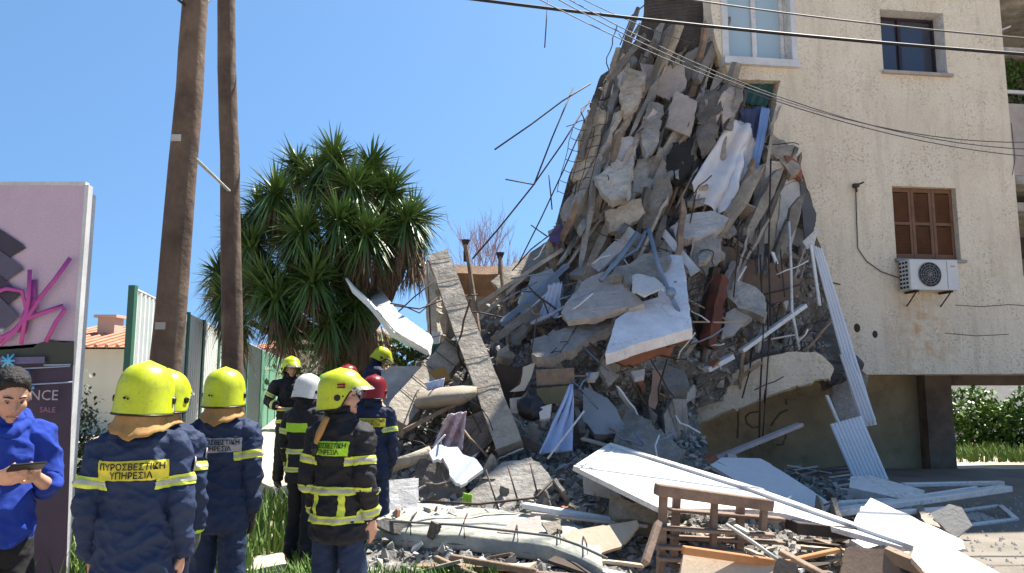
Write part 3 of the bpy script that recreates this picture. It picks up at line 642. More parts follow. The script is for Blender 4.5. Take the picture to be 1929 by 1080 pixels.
# ruined neighbour wall behind the pile
nb = empty('neighbour_building', P(880, 600, 14.5) * 1.0, 'low beige building with a tiled eave behind the tall cracked concrete column', 'building')
nl = nb.location.copy(); nb.location.z = 0; nl.z = 0
def nbw(poly, Y, mat, name, th=.3, n=(0, -1, 0), jag=.02):
    o = slab(name, poly, Y, n, th, mat, jag=jag); o.parent = nb; o.location = Vector(o.location) - nl; return o
nbw([(835, 512), (1040, 520), (1040, 760), (835, 760)], 14.5, M('beige_wall', (.42, .35, .27), (.34, .28, .21), 1.5, bump=.3, grime=.3, gcol=(.2, .17, .14), vary=0), 'wall', 3, jag=0)
nbw([(806, 500), (840, 498), (842, 650), (808, 650)], 14.0, plaster_p, 'side_wall', .4, jag=.03)
nbw([(848, 498), (1045, 506), (1045, 520), (846, 514)], 14.2, M('eave_tile', (.34, .2, .12), (.2, .13, .09), 4, bump=.5, vary=0), 'eave', .6, n=(0, -.7, .7), jag=.015)

# ---------------------------------------------------------------- bare tree
bt = empty('bare_tree', P(925, 560, 32) * 1, 'bare pinkish winter tree on the skyline behind the rebar', 'tree'); bt.location.z = 0; b0 = bt.location.copy()
tr = bmesh.new(); tw = bmesh.new()
rnd = random.Random(3)
def branch(p, d, L, r, lvl):
    q = p + d * L; m_ = p.lerp(q, .5) + Vector((rnd.gauss(0, .05), 0, rnd.gauss(0, .05))) * L
    tube_bm(tr if lvl < 2 else tw, [p - b0, m_ - b0, q - b0], r, 5, r1=r * .6)
    if lvl < 4:
        for i in range(4 if lvl else 7):
            a = rnd.uniform(0, 6.28); s = rnd.uniform(.25, .6); nd = (d + Vector((math.cos(a) * s, math.sin(a) * s, rnd.uniform(.0, .35)))).normalized()
            branch(p.lerp(q, rnd.uniform(.45, 1)), nd, L * rnd.uniform(.5, .72), r * .5, lvl + 1)
top = P(925, 400, 32).z
branch(b0, Vector((0, 0, 1)), (top) * .55, .10, 0)
tm = M('bare_twigs', (.30, .22, .26), (.24, .18, .22), 2, bump=.1, vary=0)
mk('trunk', tr, tm, bt); mk('crown', tw, tm, bt)

# ---------------------------------------------------------------- yucca
yc = empty('yucca_tree', P(672, 700, 12.6) * 1, 'big spiky yucca tree with drooping dead leaves in front of the pink building', 'tree'); yc.location.z = 0; y0 = yc.location.copy()
rnd = random.Random(11)
heads = [(520, 352, 12.4, 1.25), (600, 322, 12.9, 1.2), (664, 335, 12.3, 1.35), (735, 345, 12.8, 1.25), (778, 395, 12.7, 1.15), (570, 420, 11.8, 1.3), (690, 425, 11.8, 1.25), (475, 450, 12.3, 1.1), (428, 540, 12.5, 1.0), (500, 520, 12.0, 1.2), (590, 510, 11.6, 1.25), (540, 585, 12.0, .95), (620, 585, 11.9, 1.1), (670, 560, 12.2, 1.0), (775, 455, 13.0, .9), (630, 640, 12.3, .7), (640, 470, 12.6, 1.2), (560, 480, 12.8, 1.2), (700, 390, 13.3, 1.2), (540, 400, 13.2, 1.2), (740, 430, 13.2, 1.1), (470, 500, 13.0, 1.1), (560, 300, 13.4, 1.1), (630, 285, 12.7, 1.2), (700, 300, 12.9, 1.15), (765, 400, 12.2, 1.), (455, 420, 12.9, 1.), (490, 380, 12.9, 1.1), (415, 500, 13.0, .9), (640, 400, 11.8, 1.2), (450, 590, 12.6, .8), (520, 545, 11.7, 1.1)]
gl = bmesh.new(); dl = bmesh.new(); tk = bmesh.new()
def sword(bm, p, d, L, w_, droop):
    side = d.cross(Vector((0, 0, 1))); side = side.normalized() if side.length > .05 else Vector((1, 0, 0)); pr_ = None
    side = (side + Vector((0, 0, rnd.uniform(-.4, .4)))).normalized()
    for k in range(5):
        t = k / 4; c = p + d * L * t + Vector((0, 0, -droop * L * t * t)); ww_ = w_ * (.6 + 1.2 * t if t < .35 else 1.02 * (1 - (t - .35) / .65) + .01)
        v = (bm.verts.new(c - side * ww_), bm.verts.new(c + side * ww_))
        if pr_: bm.faces.new((pr_[0], pr_[1], v[1], v[0]))
        pr_ = v
fork = y0 + Vector((.05, 0, 2.2))
for (hx, hy, hY, s) in heads:
    c = P(hx, hy + 6, hY) - y0
    base = fork - y0; m_ = base.lerp(c, .5) + Vector((0, 0, -.25)); tube_bm(tk, [base, m_, c], .07, 7, r1=.05)
    for i in range(330):
        z = rnd.uniform(-.8, 1); a = rnd.uniform(0, 6.28); q = math.sqrt(max(0, 1 - z * z)); d = Vector((q * math.cos(a), q * math.sin(a), z))
        L = s * rnd.uniform(.36, .62); sword(gl, c - Vector((0, 0, .22 * rnd.random())), d, L, .024, rnd.uniform(0, .25) if z > -.1 else .5)
    for i in range(60 if hy < 540 else 110):
        a = rnd.uniform(0, 6.28); z = rnd.uniform(-1.3, -.4); d = Vector((math.cos(a), math.sin(a), z)).normalized(); sword(dl, c - Vector((0, 0, rnd.uniform(.15, .5))), d, rnd.uniform(.3, .55), .013, .6)
for k in range(700):     # shaggy skirt round the trunk
    z = rnd.uniform(.9, 2.6); a = rnd.uniform(0, 6.28); rr = .16 + .28 * max(0, z - 1.4); sword(dl, Vector((math.cos(a) * rr + .05, math.sin(a) * rr, z)), Vector((math.cos(a) * .35, math.sin(a) * .35, -1)).normalized(), rnd.uniform(.35, .6), .014, .1)
for k in range(420):     # brown tuft right of the centre
    p = P(rnd.uniform(640, 800), rnd.uniform(470, 520), 12 + rnd.random() * .6) - y0; sword(dl, p, Vector((rnd.uniform(-.5, .5), rnd.uniform(-.6, .2), -1)).normalized(), rnd.uniform(.25, .5), .012, .1)
tube_bm(tk, [Vector((0, 0, -.1)), Vector((.02, 0, 1)), Vector((.05, 0, 2.3))], .22, 12, r1=.17, jit=.08)
mk('trunk', tk, bark, yc); cr = mk('crown', gl, leaf_y, yc); mk('dead_leaves', dl, leaf_dead, yc)
# ================================================================ RUBBLE MOUND
rows = [(90, 1190, 1390, 13.1, 13.0, 13.0), (150, 1140, 1450, 13.0, 12.8, 12.8), (200, 1128, 1462, 12.8, 12.6, 12.7), (330, 1072, 1500, 12.5, 12.1, 12.6), (430, 1045, 1528, 12.2, 11.7, 12.7),
        (490, 1010, 1545, 12.2, 11.3, 12.7), (560, 940, 1560, 12.0, 10.9, 12.6), (640, 850, 1580, 11.6, 10.4, 12.5), (700, 770, 1545, 10.9, 10.0, 12.2), (770, 740, 1310, 10.2, 9.5, 11.0),
        (850, 725, 1330, 9.3, 8.8, 10.2), (905, 715, 1560, 8.6, 8.2, 9.6), (960, 700, 1640, 7.8, 7.6, 8.6), (1010, 690, 1700, 7.2, 7.0, 7.9), (1090, 690, 1720, 6.3, 6.3, 6.9)]
NU, NV = 150, 190
def lerp(a, b, t): return a + (b - a) * t
def mound_pt(u, v):
    f = v * (len(rows) - 1); i = min(int(f), len(rows) - 2); t = f - i; a, b = rows[i], rows[i + 1]
    y, xl, xr_, Yl, Ym, Yr = [lerp(p, q, t) for p, q in zip(a, b)]
    px = lerp(xl, xr_, u); Y = lerp(Yl, Ym, u * 2) if u < .5 else lerp(Ym, Yr, u * 2 - 1)
    p = P(px, y, Y); p.z = max(p.z, .0); return p
def rocky(p):
    a = abs(noise.noise(p * 1.1)) ; vd = noise.voronoi(p * 2.2)[0]; vd2 = noise.voronoi(p * 5.5)[0]
    return .22 * noise.noise(p * .9) + .22 * (vd[1] - vd[0]) + .10 * (vd2[1] - vd2[0]) + .05 * noise.noise(p * 9) - .1
mbm = bmesh.new(); grid = []
for j in range(NV + 1):
    r_ = []
    for i in range(NU + 1):
        p = mound_pt(i / NU, j / NV); k = rocky(p); e = min(1, min(i, NU - i) / 6); low = min(1, p.z / .25)
        q = p + Vector((0, -.8, .5)) * k * e * (.3 + .7 * low); q.z = max(q.z, -.04); r_.append(mbm.verts.new(q))
    grid.append(r_)
for j in range(NV):
    for i in range(NU): mbm.faces.new((grid[j][i], grid[j][i + 1], grid[j + 1][i + 1], grid[j + 1][i]))
edge = grid[0] + [grid[j][NU] for j in range(1, NV + 1)] + grid[NV][::-1][1:] + [grid[j][0] for j in range(NV - 1, 0, -1)]
bk = [mbm.verts.new(v.co + Vector((0, 1.6, -.1 if v.co.z > .3 else 0))) for v in edge]
for i in range(len(edge)):
    a, b = i, (i + 1) % len(edge); mbm.faces.new((edge[a], edge[b], bk[b], bk[a]))
bmesh.ops.recalc_face_normals(mbm, faces=mbm.faces)
tree = BVHTree.FromBMesh(mbm)
tag(mk('rubble_heap', mbm, rubble_m, origin=False), 'heap of crushed concrete and dirt', 'rubble', kind='stuff')
rg = random.Random(21)
def on_mound(u, v):
    p = mound_pt(u, v); h = tree.ray_cast(p + Vector((0, -2, 1.25)), Vector((0, .8, -.5)).normalized(), 6)
    return (h[0], h[1]) if h[0] else (p, Vector((0, -.8, .6)))
def chunk_bm(seed, sx, sy, sz, sub=1, rough_=.12):
    r_ = random.Random(seed); bm = bmesh.new()
    for _ in range(14): bm.verts.new((r_.uniform(-.5, .5) * sx, r_.uniform(-.5, .5) * sy, r_.uniform(-.5, .5) * sz))
    res = bmesh.ops.convex_hull(bm, input=bm.verts)
    bmesh.ops.delete(bm, geom=[g for g in res['geom_interior'] if isinstance(g, bmesh.types.BMVert)], context='VERTS')
    if sub:
        bmesh.ops.triangulate(bm, faces=bm.faces)
        for _ in range(sub): bmesh.ops.subdivide_edges(bm, edges=bm.edges[:], cuts=1, use_grid_fill=True)
        bmesh.ops.triangulate(bm, faces=[f for f in bm.faces if len(f.verts) > 3])
        for v in bm.verts: v.co += Vector((fbm(v.co + Vector((seed, 0, 0)), 4), fbm(v.co + Vector((seed, 9, 0)), 4), fbm(v.co + Vector((seed, 0, 9)), 4))) * rough_ * min(sx, sy, sz)
    return bm
# loose crumbs nobody could count
gb = bmesh.new()
for k in range(14000):
    u, v = rg.random(), rg.uniform(.06, 1); p, n = on_mound(u, v); s = rg.uniform(.012, .06) ** 1.0; s = s if rg.random() < .35 else s * .5; q = Matrix.Rotation(rg.uniform(0, 6), 3, 'Z') @ Matrix.Rotation(rg.uniform(0, 6), 3, 'X')
    vs = [gb.verts.new(p + n * s * .3 + q @ Vector((x * s * rg.uniform(.6, 1.3), y * s * rg.uniform(.6, 1.3), z * s * .7))) for x, y, z in ((-1, -1, -1), (1, -1, -1), (0, 1, -1), (0, .2, 1), (1, .9, .5))]
    for f in ((0, 1, 3), (1, 4, 3), (2, 0, 3), (4, 2, 3), (1, 2, 4), (0, 2, 1)): gb.faces.new([vs[i] for i in f])
for k in range(2600):     # scattered on the yard and grass in front
    x = rg.uniform(-1.5, 9.5); y = rg.uniform(5.2, 11) ; s = rg.uniform(.008, .03)
    p = Vector((x, y, .06)); vs = [gb.verts.new(p + Vector((a * s, b * s, c * s))) for a, b, c in ((-1, -1, -1), (1.2, -1, -1), (0, 1, -1), (0, .2, .8))]
    for f in ((0, 1, 3), (1, 2, 3), (2, 0, 3), (0, 2, 1)): gb.faces.new([vs[i] for i in f])
tag(mk('loose_gravel', gb, gravel_m, origin=False), 'crumbs of broken concrete', 'gravel', kind='stuff')
# countable pieces
def scatter(name, label, cat, group, protos, n, us, vs_, smin, smax, mats_, orient=None, out=.35):
    first = []
    for i, bm in enumerate(protos):
        me = bpy.data.meshes.new(name); bmesh.ops.recalc_face_normals(bm, faces=bm.faces); bm.to_mesh(me); bm.free(); me.materials.append(mats_[i % len(mats_)]); first.append(me)
    for k in range(n):
        me = first[k % len(first)]; o = bpy.data.objects.new(name, me); COL.objects.link(o)
        u, v = rg.uniform(*us), rg.uniform(*vs_); u = u * .72 if v < .17 and name != 'concrete_chunk' else u; p, nn = on_mound(u, v); s = rg.uniform(smin, smax) * (1 if v < .72 else .55)
        o.scale = (s, s * rg.uniform(.55, 1.4), s * rg.uniform(.7, 1.25)); o.location = p + Vector((0, -1, .5)) * s * out * .5
        if orient: o.rotation_euler = (orient(u, v, p) @ Matrix.Rotation(rg.gauss(0, .35), 3, 'X') @ Matrix.Rotation(rg.uniform(-.6, .6), 3, 'Z')).to_euler()
        else: o.rotation_euler = (rg.uniform(0, 6), rg.uniform(0, 6), rg.uniform(0, 6))
        ml = me.materials[0].name; colr = {'concrete': 'light grey', 'concrete_tan': 'sandy tan', 'concrete_dark': 'dark grey', 'plaster_white': 'whitish', 'plaster_pale': 'pinkish beige', 'weathered_wood': 'brown', 'dark_wood': 'blackish', 'beige_board': 'beige', 'white_dirty': 'dirty white', 'red_brick': 'dark red', 'rusty_steel': 'rusty'}.get(ml, 'grey')
        t_ = (s - smin) / (smax - smin); size = 'tiny' if t_ < .1 else 'small' if t_ < .4 else 'fair sized' if t_ < .7 else 'large'
        side = ('far left', 'centre left', 'centre right', 'far right')[min(3, int(u * 4))]
        row_ = ('atop the tower', 'halfway up the tower', 'on the heap shoulder', 'on the heap belly', 'low in the heap', 'at the heap foot')[min(5, int((v - .02) * 6.1))]
        tag(o, '%s %s %s %s, %s' % (size, colr, label, row_, side), cat, group)
scatter('concrete_chunk', 'lump of concrete', 'concrete chunk', 'grey concrete lumps', [chunk_bm(i, .42, .32, .24, 2) for i in range(8)], 260, (.03, .95), (.08, .97), .2, .95, [concrete, concrete_dark, concrete_tan, concrete])
def plate_bm(seed, w_, h_, t_):
    r_ = random.Random(seed); n = r_.randint(4, 6); pts = [Vector((math.cos(a) * w_ * r_.uniform(.35, .55), math.sin(a) * h_ * r_.uniform(.35, .55))) for a in sorted(r_.uniform(0, 6.28) for _ in range(n))]
    a0 = [k * 6.283 / n + r_.uniform(-.35, .35) for k in range(n)]; pts = [Vector((math.cos(a) * w_ * r_.uniform(.4, .6), math.sin(a) * h_ * r_.uniform(.4, .6))) for a in a0]
    bm = bmesh.new(); extrude_outline(bm, jagged(pts, .07, .012, seed), [], lambda p: Vector((p[0], p[1], t_ / 2)), Vector((0, 0, -t_)), .2); return bm
scatter('concrete_plate', 'broken slab fragment', 'slab fragment', 'broken grey slab fragments', [plate_bm(50 + i, .7, .42, .08) for i in range(8)], 60, (.03, .95), (.30, .95), .4, 1.2, [concrete, concrete_tan, concrete, concrete_dark])
scatter('plaster_fragment', 'flake of plaster', 'plaster fragment', 'pale plaster flakes', [plate_bm(70 + i, .42, .3, .035) for i in range(6)], 80, (.05, .93), (.08, .95), .3, 1.2, [plaster_w, plaster_p, plaster_w])
scatter('brick_fragment', 'brick piece', 'brick', 'broken red bricks', [chunk_bm(90 + i, .24, .12, .1, 1, .06) for i in range(4)], 22, (.05, .95), (.35, .95), .6, 1.2, [brick_m])
def lean(u, v, p):     # long pieces hang down-left along the torn tower
    return basis(Vector((-.42 + rg.gauss(0, .16), -.25 + rg.gauss(0, .1), -1)).normalized(), Vector((0, -1, .2)))
def plank_bm(seed, L, w_, t_):
    r_ = random.Random(seed); bm = bmesh.new(); n = 7; prev = []
    for i in range(n + 1):
        z = (i / n - .5) * L; dx = r_.gauss(0, .012); ww_ = w_ * (r_.uniform(.35, .8) if i in (0, n) else r_.uniform(.85, 1.1)); ring = [bm.verts.new((x * ww_ / 2 + dx, y * t_ / 2 * r_.uniform(.8, 1.2), z + (r_.gauss(0, .04) if i in (0, n) else 0))) for x, y in ((-1, -1), (1, -1), (1, 1), (-1, 1))]
        if prev:
            for k in range(4): bm.faces.new((prev[k], prev[(k + 1) % 4], ring[(k + 1) % 4], ring[k]))
        else: bm.faces.new(ring[::-1])
        prev = ring
    bm.faces.new(prev); return bm
scatter('hanging_strip', 'torn hanging strip', 'torn strip', 'torn concrete strips down the tower', [plank_bm(110 + i, 1.25, (.06, .13, .08, .035)[i % 4], (.05, .1, .07, .04)[i % 4]) for i in range(8)], 125, (.04, .92), (.02, .40), .45, 1.35, [concrete, concrete_tan, wood, concrete_tan, concrete_dark, concrete, concrete_dark, plaster_p], lean, .7)
scatter('hanging_slab', 'slanted floor piece', 'floor fragment', 'slanted floor fragments of the tower', [plate_bm(130 + i, .42, .75, .09) for i in range(6)], 20, (.08, .85), (.04, .42), .5, 1.15, [concrete, concrete_tan, plaster_p, concrete], lambda u, v, p: basis(Vector((rg.gauss(-.4, .35), -1, rg.gauss(.35, .3))).normalized()), .6)
scatter('splintered_plank', 'splintered plank', 'plank', 'splintered planks', [plank_bm(150 + i, .9, .07, .025) for i in range(5)], 46, (.05, .97), (.38, .93), .4, 1.0, [wood, beige_board, wood_dark, white_dirty], lambda u, v, p: basis(Vector((rg.gauss(0, 1), rg.gauss(-.3, .4), rg.gauss(0, .5))).normalized()), .8)
def rebar_bm(seed):
    r_ = random.Random(seed); bm = bmesh.new(); p = Vector((0, 0, 0)); d = Vector((0, 0, 1)); pts = [p.copy()]
    for i in range(9): d = (d + Vector((r_.gauss(0, .22), r_.gauss(0, .22), 0))).normalized(); p = p + d * .11; pts.append(p.copy())
    tube_bm(bm, pts, .008, 5); return bm
scatter('bent_rebar', 'bent reinforcing bar', 'rebar', 'bent reinforcing bars in the heap', [rebar_bm(170 + i) for i in range(6)], 90, (.02, .85), (.08, .85), .6, 1.5, [steel_rust], lambda u, v, p: basis(Vector((rg.gauss(-.3, .7), rg.gauss(-.6, .3), rg.gauss(.1, .8))).normalized()), .3)

# ================================================================ NAMED PIECES
def sl_(name, poly, Y0, n, th, mat, label, cat, **k): return slab(name, poly, Y0, n, th, mat, label, cat, **k)
def cloth(name, corners, Y0, mat, label, cat, folds=.05, nx=24, ny=30, Ys=None, seed=0, tear=.0, ridges=3):
    (tl, tr_, br, bl_) = corners; Ys = Ys or (Y0,) * 4; f = bmesh.new(); g = []
    for j in range(ny + 1):
        t = j / ny; r_ = []
        for i in range(nx + 1):
            s = i / nx; px = (tl[0] * (1 - s) + tr_[0] * s) * (1 - t) + (bl_[0] * (1 - s) + br[0] * s) * t; py = (tl[1] * (1 - s) + tr_[1] * s) * (1 - t) + (bl_[1] * (1 - s) + br[1] * s) * t
            Y = (Ys[0] * (1 - s) + Ys[1] * s) * (1 - t) + (Ys[3] * (1 - s) + Ys[2] * s) * t; p = P(px, py, Y)
            k = math.sin(s * ridges * 6.28 + 2 * t + seed) * folds * (.4 + t * .6) + fbm(p + Vector((seed, 0, 0)), 1.8) * folds * 1.4; p += Vector((.2, -1, .2)) * k
            if tear and (i in (0, nx) or j in (0, ny)): p += Vector((fbm(p, 6), 0, fbm(p + Vector((3, 3, 3)), 6))) * tear
            r_.append(f.verts.new(p))
        g.append(r_)
    for j in range(ny):
        for i in range(nx): f.faces.new((g[j][i], g[j][i + 1], g[j + 1][i + 1], g[j + 1][i]))
    bmesh.ops.recalc_face_normals(f, faces=f.faces); bmesh.ops.solidify(f, geom=f.faces[:], thickness=.012)
    return tag(mk(name, f, mat, smooth=True), label, cat)
# --- upper tower
cloth('mattress_cover', [(1375, 228), (1418, 232), (1362, 418), (1296, 352)], 11.7, cloth_white, 'large white sheet hanging like a bag from the torn upper floor', 'sheet', .09, Ys=(11.9, 11.9, 11.5, 11.5), ridges=1.5)
cloth('white_fabric', [(1392, 225), (1430, 262), (1398, 395), (1352, 405)], 11.75, cloth_white, 'cream folded fabric bulging beside the hanging white sheet', 'fabric', .12, Ys=(12, 12, 11.6, 11.5), ridges=1.2, seed=4)
cloth('blue_cloth', [(1436, 200), (1452, 205), (1426, 328), (1414, 318)], 11.9, M('blue_cloth', (.2, .33, .62), (.15, .26, .52), 3, bump=.2), 'bright blue cloth strip hanging beside the cream wall', 'cloth', .03, nx=8)
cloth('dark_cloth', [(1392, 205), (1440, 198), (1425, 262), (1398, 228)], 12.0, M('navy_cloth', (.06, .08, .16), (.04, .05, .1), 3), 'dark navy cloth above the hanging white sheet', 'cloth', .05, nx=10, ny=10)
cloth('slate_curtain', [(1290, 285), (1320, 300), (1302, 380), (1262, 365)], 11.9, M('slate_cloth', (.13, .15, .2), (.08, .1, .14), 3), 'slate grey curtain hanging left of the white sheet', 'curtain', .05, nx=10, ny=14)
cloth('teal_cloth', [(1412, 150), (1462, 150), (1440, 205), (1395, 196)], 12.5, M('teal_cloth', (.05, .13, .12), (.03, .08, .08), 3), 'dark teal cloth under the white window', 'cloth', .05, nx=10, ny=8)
sl_('wall_piece', [(1276, 172), (1314, 192), (1300, 258), (1254, 240), (1262, 200)], 11.9, (-.35, -.9, .2), .07, plaster_p, 'square beige wall panel tilted in the middle of the torn tower', 'wall panel')
sl_('wall_piece', [(1206, 118), (1290, 125), (1292, 165), (1262, 190), (1236, 178), (1212, 182)], 12.3, (-.2, -1, .1), .08, plaster_p, 'beige remains of a wall just below the dark end wall', 'wall panel', jag=.03)
sl_('cream_wall_strip', [(1432, 312), (1478, 300), (1474, 380), (1458, 488), (1440, 492), (1412, 470), (1404, 485), (1420, 380)], 12.1, (-.15, -1, .05), .2, stucco, 'left strip of cream wall hanging with a jagged lower end', 'wall fragment', jag=.03, rough_s=.02)
sl_('cream_wall_strip', [(1482, 322), (1512, 338), (1508, 400), (1492, 462), (1462, 455), (1470, 380)], 12.05, (.1, -1, .05), .14, plaster_w, 'right strip of pale wall hanging next to the torn building edge', 'wall fragment', jag=.02)
sl_('grey_wall_edge', [(1402, 470), (1428, 312), (1440, 312), (1418, 480)], 11.95, (-.8, -.6, .05), .12, concrete, 'long grey broken edge beside the cream hanging wall', 'wall fragment', jag=.02)
sl_('broken_sill', [(1450, 252), (1478, 262), (1500, 285), (1510, 318), (1490, 330), (1470, 295), (1448, 290)], 12.1, (-.1, -.9, .4), .28, concrete_tan, 'thick stub of broken floor slab poking from the torn wall', 'slab stub', jag=.03, rough_s=.05)
sl_('brick_stub', [(1480, 292), (1508, 305), (1512, 338), (1494, 330), (1478, 318)], 12.0, (0, -1, .2), .15, brick_m, 'dark red brick stub below the broken slab end', 'brick stub', jag=.03, rough_s=.04)
sl_('dark_sheet_metal', [(1508, 332), (1524, 370), (1538, 402), (1536, 425), (1516, 462), (1512, 400)], 12.1, (.3, -1, 0), .02, M('grey_sheet', (.12, .12, .13), bump=.1), 'dark grey bent metal sheet at the torn wall edge', 'metal sheet', jag=.01)
sl_('ribbed_slab', [(1092, 328), (1168, 340), (1160, 368), (1132, 412), (1060, 414), (1056, 400)], 11.75, (-.3, -.85, .35), .3, concrete, 'ribbed grey floor slab block bulging on the left flank of the tower', 'floor slab', jag=.03, rough_s=.05)
sl_('concrete_lump', [(1066, 412), (1110, 408), (1150, 440), (1152, 460), (1112, 488), (1075, 470), (1050, 448)], 11.6, (-.2, -.8, .4), .45, concrete_tan, 'big rounded tan concrete lump on the left edge under the ribbed slab', 'concrete lump', jag=.05, rough_s=.09)
sl_('purple_bundle', [(1040, 430), (1056, 420), (1066, 436), (1052, 460), (1036, 452)], 11.5, (-.2, -.9, .3), .2, M('purple_cloth', (.1, .07, .16), (.06, .05, .1), 8), 'small purple bundle of cloth at the left edge of the tower', 'cloth bundle', jag=.03, rough_s=.06)
sl_('curved_slab', [(1262, 428), (1290, 405), (1345, 398), (1372, 410), (1352, 432), (1308, 448), (1275, 446)], 11.3, (-.1, -.8, .5), .16, plaster_w, 'pale curved slab jutting under the hanging white sheet', 'slab', jag=.02, rough_s=.03)
sl_('slanted_column', [(1236, 330), (1268, 322), (1258, 362), (1232, 432), (1203, 430), (1206, 395)], 11.3, (-.35, -.9, .2), .2, concrete, 'short slanted concrete column stub in the middle of the tower', 'column stub', jag=.03, rough_s=.04)
sl_('white_shelf', [(1252, 430), (1318, 508), (1300, 520), (1296, 506), (1247, 446)], 10.9, (-.5, -.8, .3), .03, white_dirty, 'thin white triangular shelf sticking out below the tower', 'shelf', jag=0)
for i, (a, b, m_) in enumerate((((1195, 200), (1112, 345), concrete_tan), ((1168, 215), (1090, 372), concrete), ((1230, 210), (1160, 330), plaster_p), ((1290, 255), (1225, 400), wood), ((1335, 200), (1290, 330), concrete_dark), ((1365, 175), (1330, 260), plaster_p), ((1395, 160), (1372, 245), concrete), ((1122, 190), (1095, 300), concrete_dark), ((1150, 150), (1212, 70), concrete_dark), ((1248, 280), (1192, 420), concrete))):
    bar('leaning_beam', (*a, 12.0 - .05 * i), (*b, 11.7), .10 + .03 * (i % 3), .09, m_, ['long tan beam at the left outline of the tower', 'grey beam just right of the left outline of the tower', 'pale beam crossing the upper middle of the tower', 'brown timber hanging in the centre of the tower', 'dark beam to the left of the white hanging sheet', 'pale strip under the top white window', 'grey strip left of the teal cloth', 'dark beam on the left shoulder of the tower', 'dark slanted beam at the foot of the end wall', 'grey beam pointing down to the column stub'][i], 'beam', rough_s=.04)
TS_ = [([(1106, 205), (1138, 208), (1122, 280), (1096, 342), (1074, 336)], concrete_tan, 'long light slab strip along the left outline of the tower'), ([(1150, 250), (1204, 262), (1190, 318), (1170, 338), (1138, 322)], plaster_w, 'whitish grey slab left of the tower centre with torn corners'), ([(1188, 130), (1216, 138), (1200, 196), (1176, 214), (1166, 180)], concrete_tan, 'light slab piece on the left shoulder under the end wall'),
       ([(1222, 190), (1250, 196), (1240, 262), (1214, 300), (1206, 250)], concrete, 'grey slab wedge between the whitish slab and the tilted beige panel'), ([(1372, 165), (1402, 160), (1388, 214), (1364, 232), (1356, 196)], plaster_p, 'beige wall scrap left of the teal cloth'), ([(1328, 170), (1358, 176), (1346, 262), (1322, 290), (1312, 232)], concrete_dark, 'dark slab wedge right of the tilted beige panel'),
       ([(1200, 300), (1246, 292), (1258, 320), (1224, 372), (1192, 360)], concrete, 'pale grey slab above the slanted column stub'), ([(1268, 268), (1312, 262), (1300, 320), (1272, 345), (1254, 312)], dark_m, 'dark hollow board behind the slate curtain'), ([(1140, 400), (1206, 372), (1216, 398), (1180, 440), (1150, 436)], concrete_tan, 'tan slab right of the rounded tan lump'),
       ([(1196, 440), (1262, 452), (1250, 486), (1200, 492), (1176, 470)], concrete, 'grey slab above the crumbled light slab'), ([(1300, 450), (1352, 442), (1364, 480), (1330, 520), (1306, 500)], concrete, 'grey slab under the pale curved slab'), ([(1118, 338), (1160, 300), (1192, 312), (1180, 372), (1150, 380)], concrete, 'slab piece just above the ribbed slab block')]
for i, (pl, m_, l) in enumerate(TS_): sl_('tower_slab', pl, 11.75 - .02 * i if pl[0][1] < 330 else 11.1, (-.4 + .12 * (i % 5), -1, .15 + .12 * (i % 4)), .1 + .03 * (i % 3), m_, l, 'floor slab', jag=.03, rough_s=.03)
# --- middle
sl_('pink_slab', [(1056, 588), (1078, 556), (1095, 532), (1140, 512), (1190, 548), (1214, 572), (1180, 578), (1120, 596), (1068, 604)], 9.9, (-.25, -.6, .75), .1, plaster_p, 'pinkish beige plastered slab lying above the big white slab', 'wall slab', jag=.03)
sl_('white_wall_slab', [(1140, 668), (1160, 602), (1205, 570), (1240, 560), (1236, 500), (1262, 480), (1286, 482), (1296, 560), (1304, 618), (1220, 642)], 9.7, (-.15, -.62, .77), .16, M('lavender_plaster', (.78, .75, .76), (.70, .68, .70), 2, bump=.25, grime=.25, gcol=(.40, .36, .33), crack=1.1), 'biggest pale white wall slab in the middle with brick showing under its edge', 'wall slab', jag=.008)
sl_('brick_edge', [(1150, 676), (1222, 650), (1300, 624), (1302, 640), (1270, 655), (1262, 672), (1242, 668), (1180, 690)], 9.75, (-.1, -1, .2), .1, brick_m, 'row of exposed red bricks under the biggest white slab', 'brickwork', jag=.03)
sl_('torn_plaster', [(1190, 520), (1232, 522), (1250, 540), (1215, 556), (1190, 545)], 9.6, (0, -.7, .7), .04, plaster_w, 'white torn plaster flake between the pink slab and the white slab', 'plaster piece', jag=.04)
sl_('cracked_slab', [(1160, 500), (1230, 478), (1262, 480), (1250, 530), (1190, 535), (1150, 520)], 10.1, (0, -.7, .7), .12, concrete, 'light grey crumbled slab above the pink slab', 'slab', jag=.05, rough_s=.04)
sl_('dark_slab', [(1000, 640), (1078, 612), (1160, 594), (1150, 612), (1040, 676), (1006, 668)], 9.7, (-.1, -.55, .8), .14, concrete, 'dark topped slab with light grey edge under the pink slab', 'slab', jag=.025)
sl_('white_strip_board', [(1112, 500), (1184, 428), (1196, 434), (1196, 448), (1128, 512)], 11.0, (-.5, -.8, .3), .05, plaster_w, 'white board slanting below the rounded tan lump', 'board', jag=.01)
sl_('brown_door_panel', [(1358, 464), (1378, 466), (1412, 488), (1474, 498), (1508, 530), (1500, 560), (1452, 572), (1390, 530)], 11.5, (-.1, -.95, .2), .05, wood_brown, 'brown wooden panel bent across the right side of the collapse', 'panel', jag=.008)
sl_('cream_plaster', [(1368, 590), (1400, 580), (1420, 590), (1382, 632), (1360, 640)], 11.0, (-.2, -.9, .3), .08, plaster_w, 'small white plaster patch right of the rusty column', 'plaster piece')
bar('rusty_column', (1358, 520, 10.9), (1332, 655, 10.7), .17, .17, M('rust_red', (.2, .07, .045), (.1, .04, .03), 4, bump=.4), 'upright rust red post right of the big white slab', 'post', rough_s=.03)
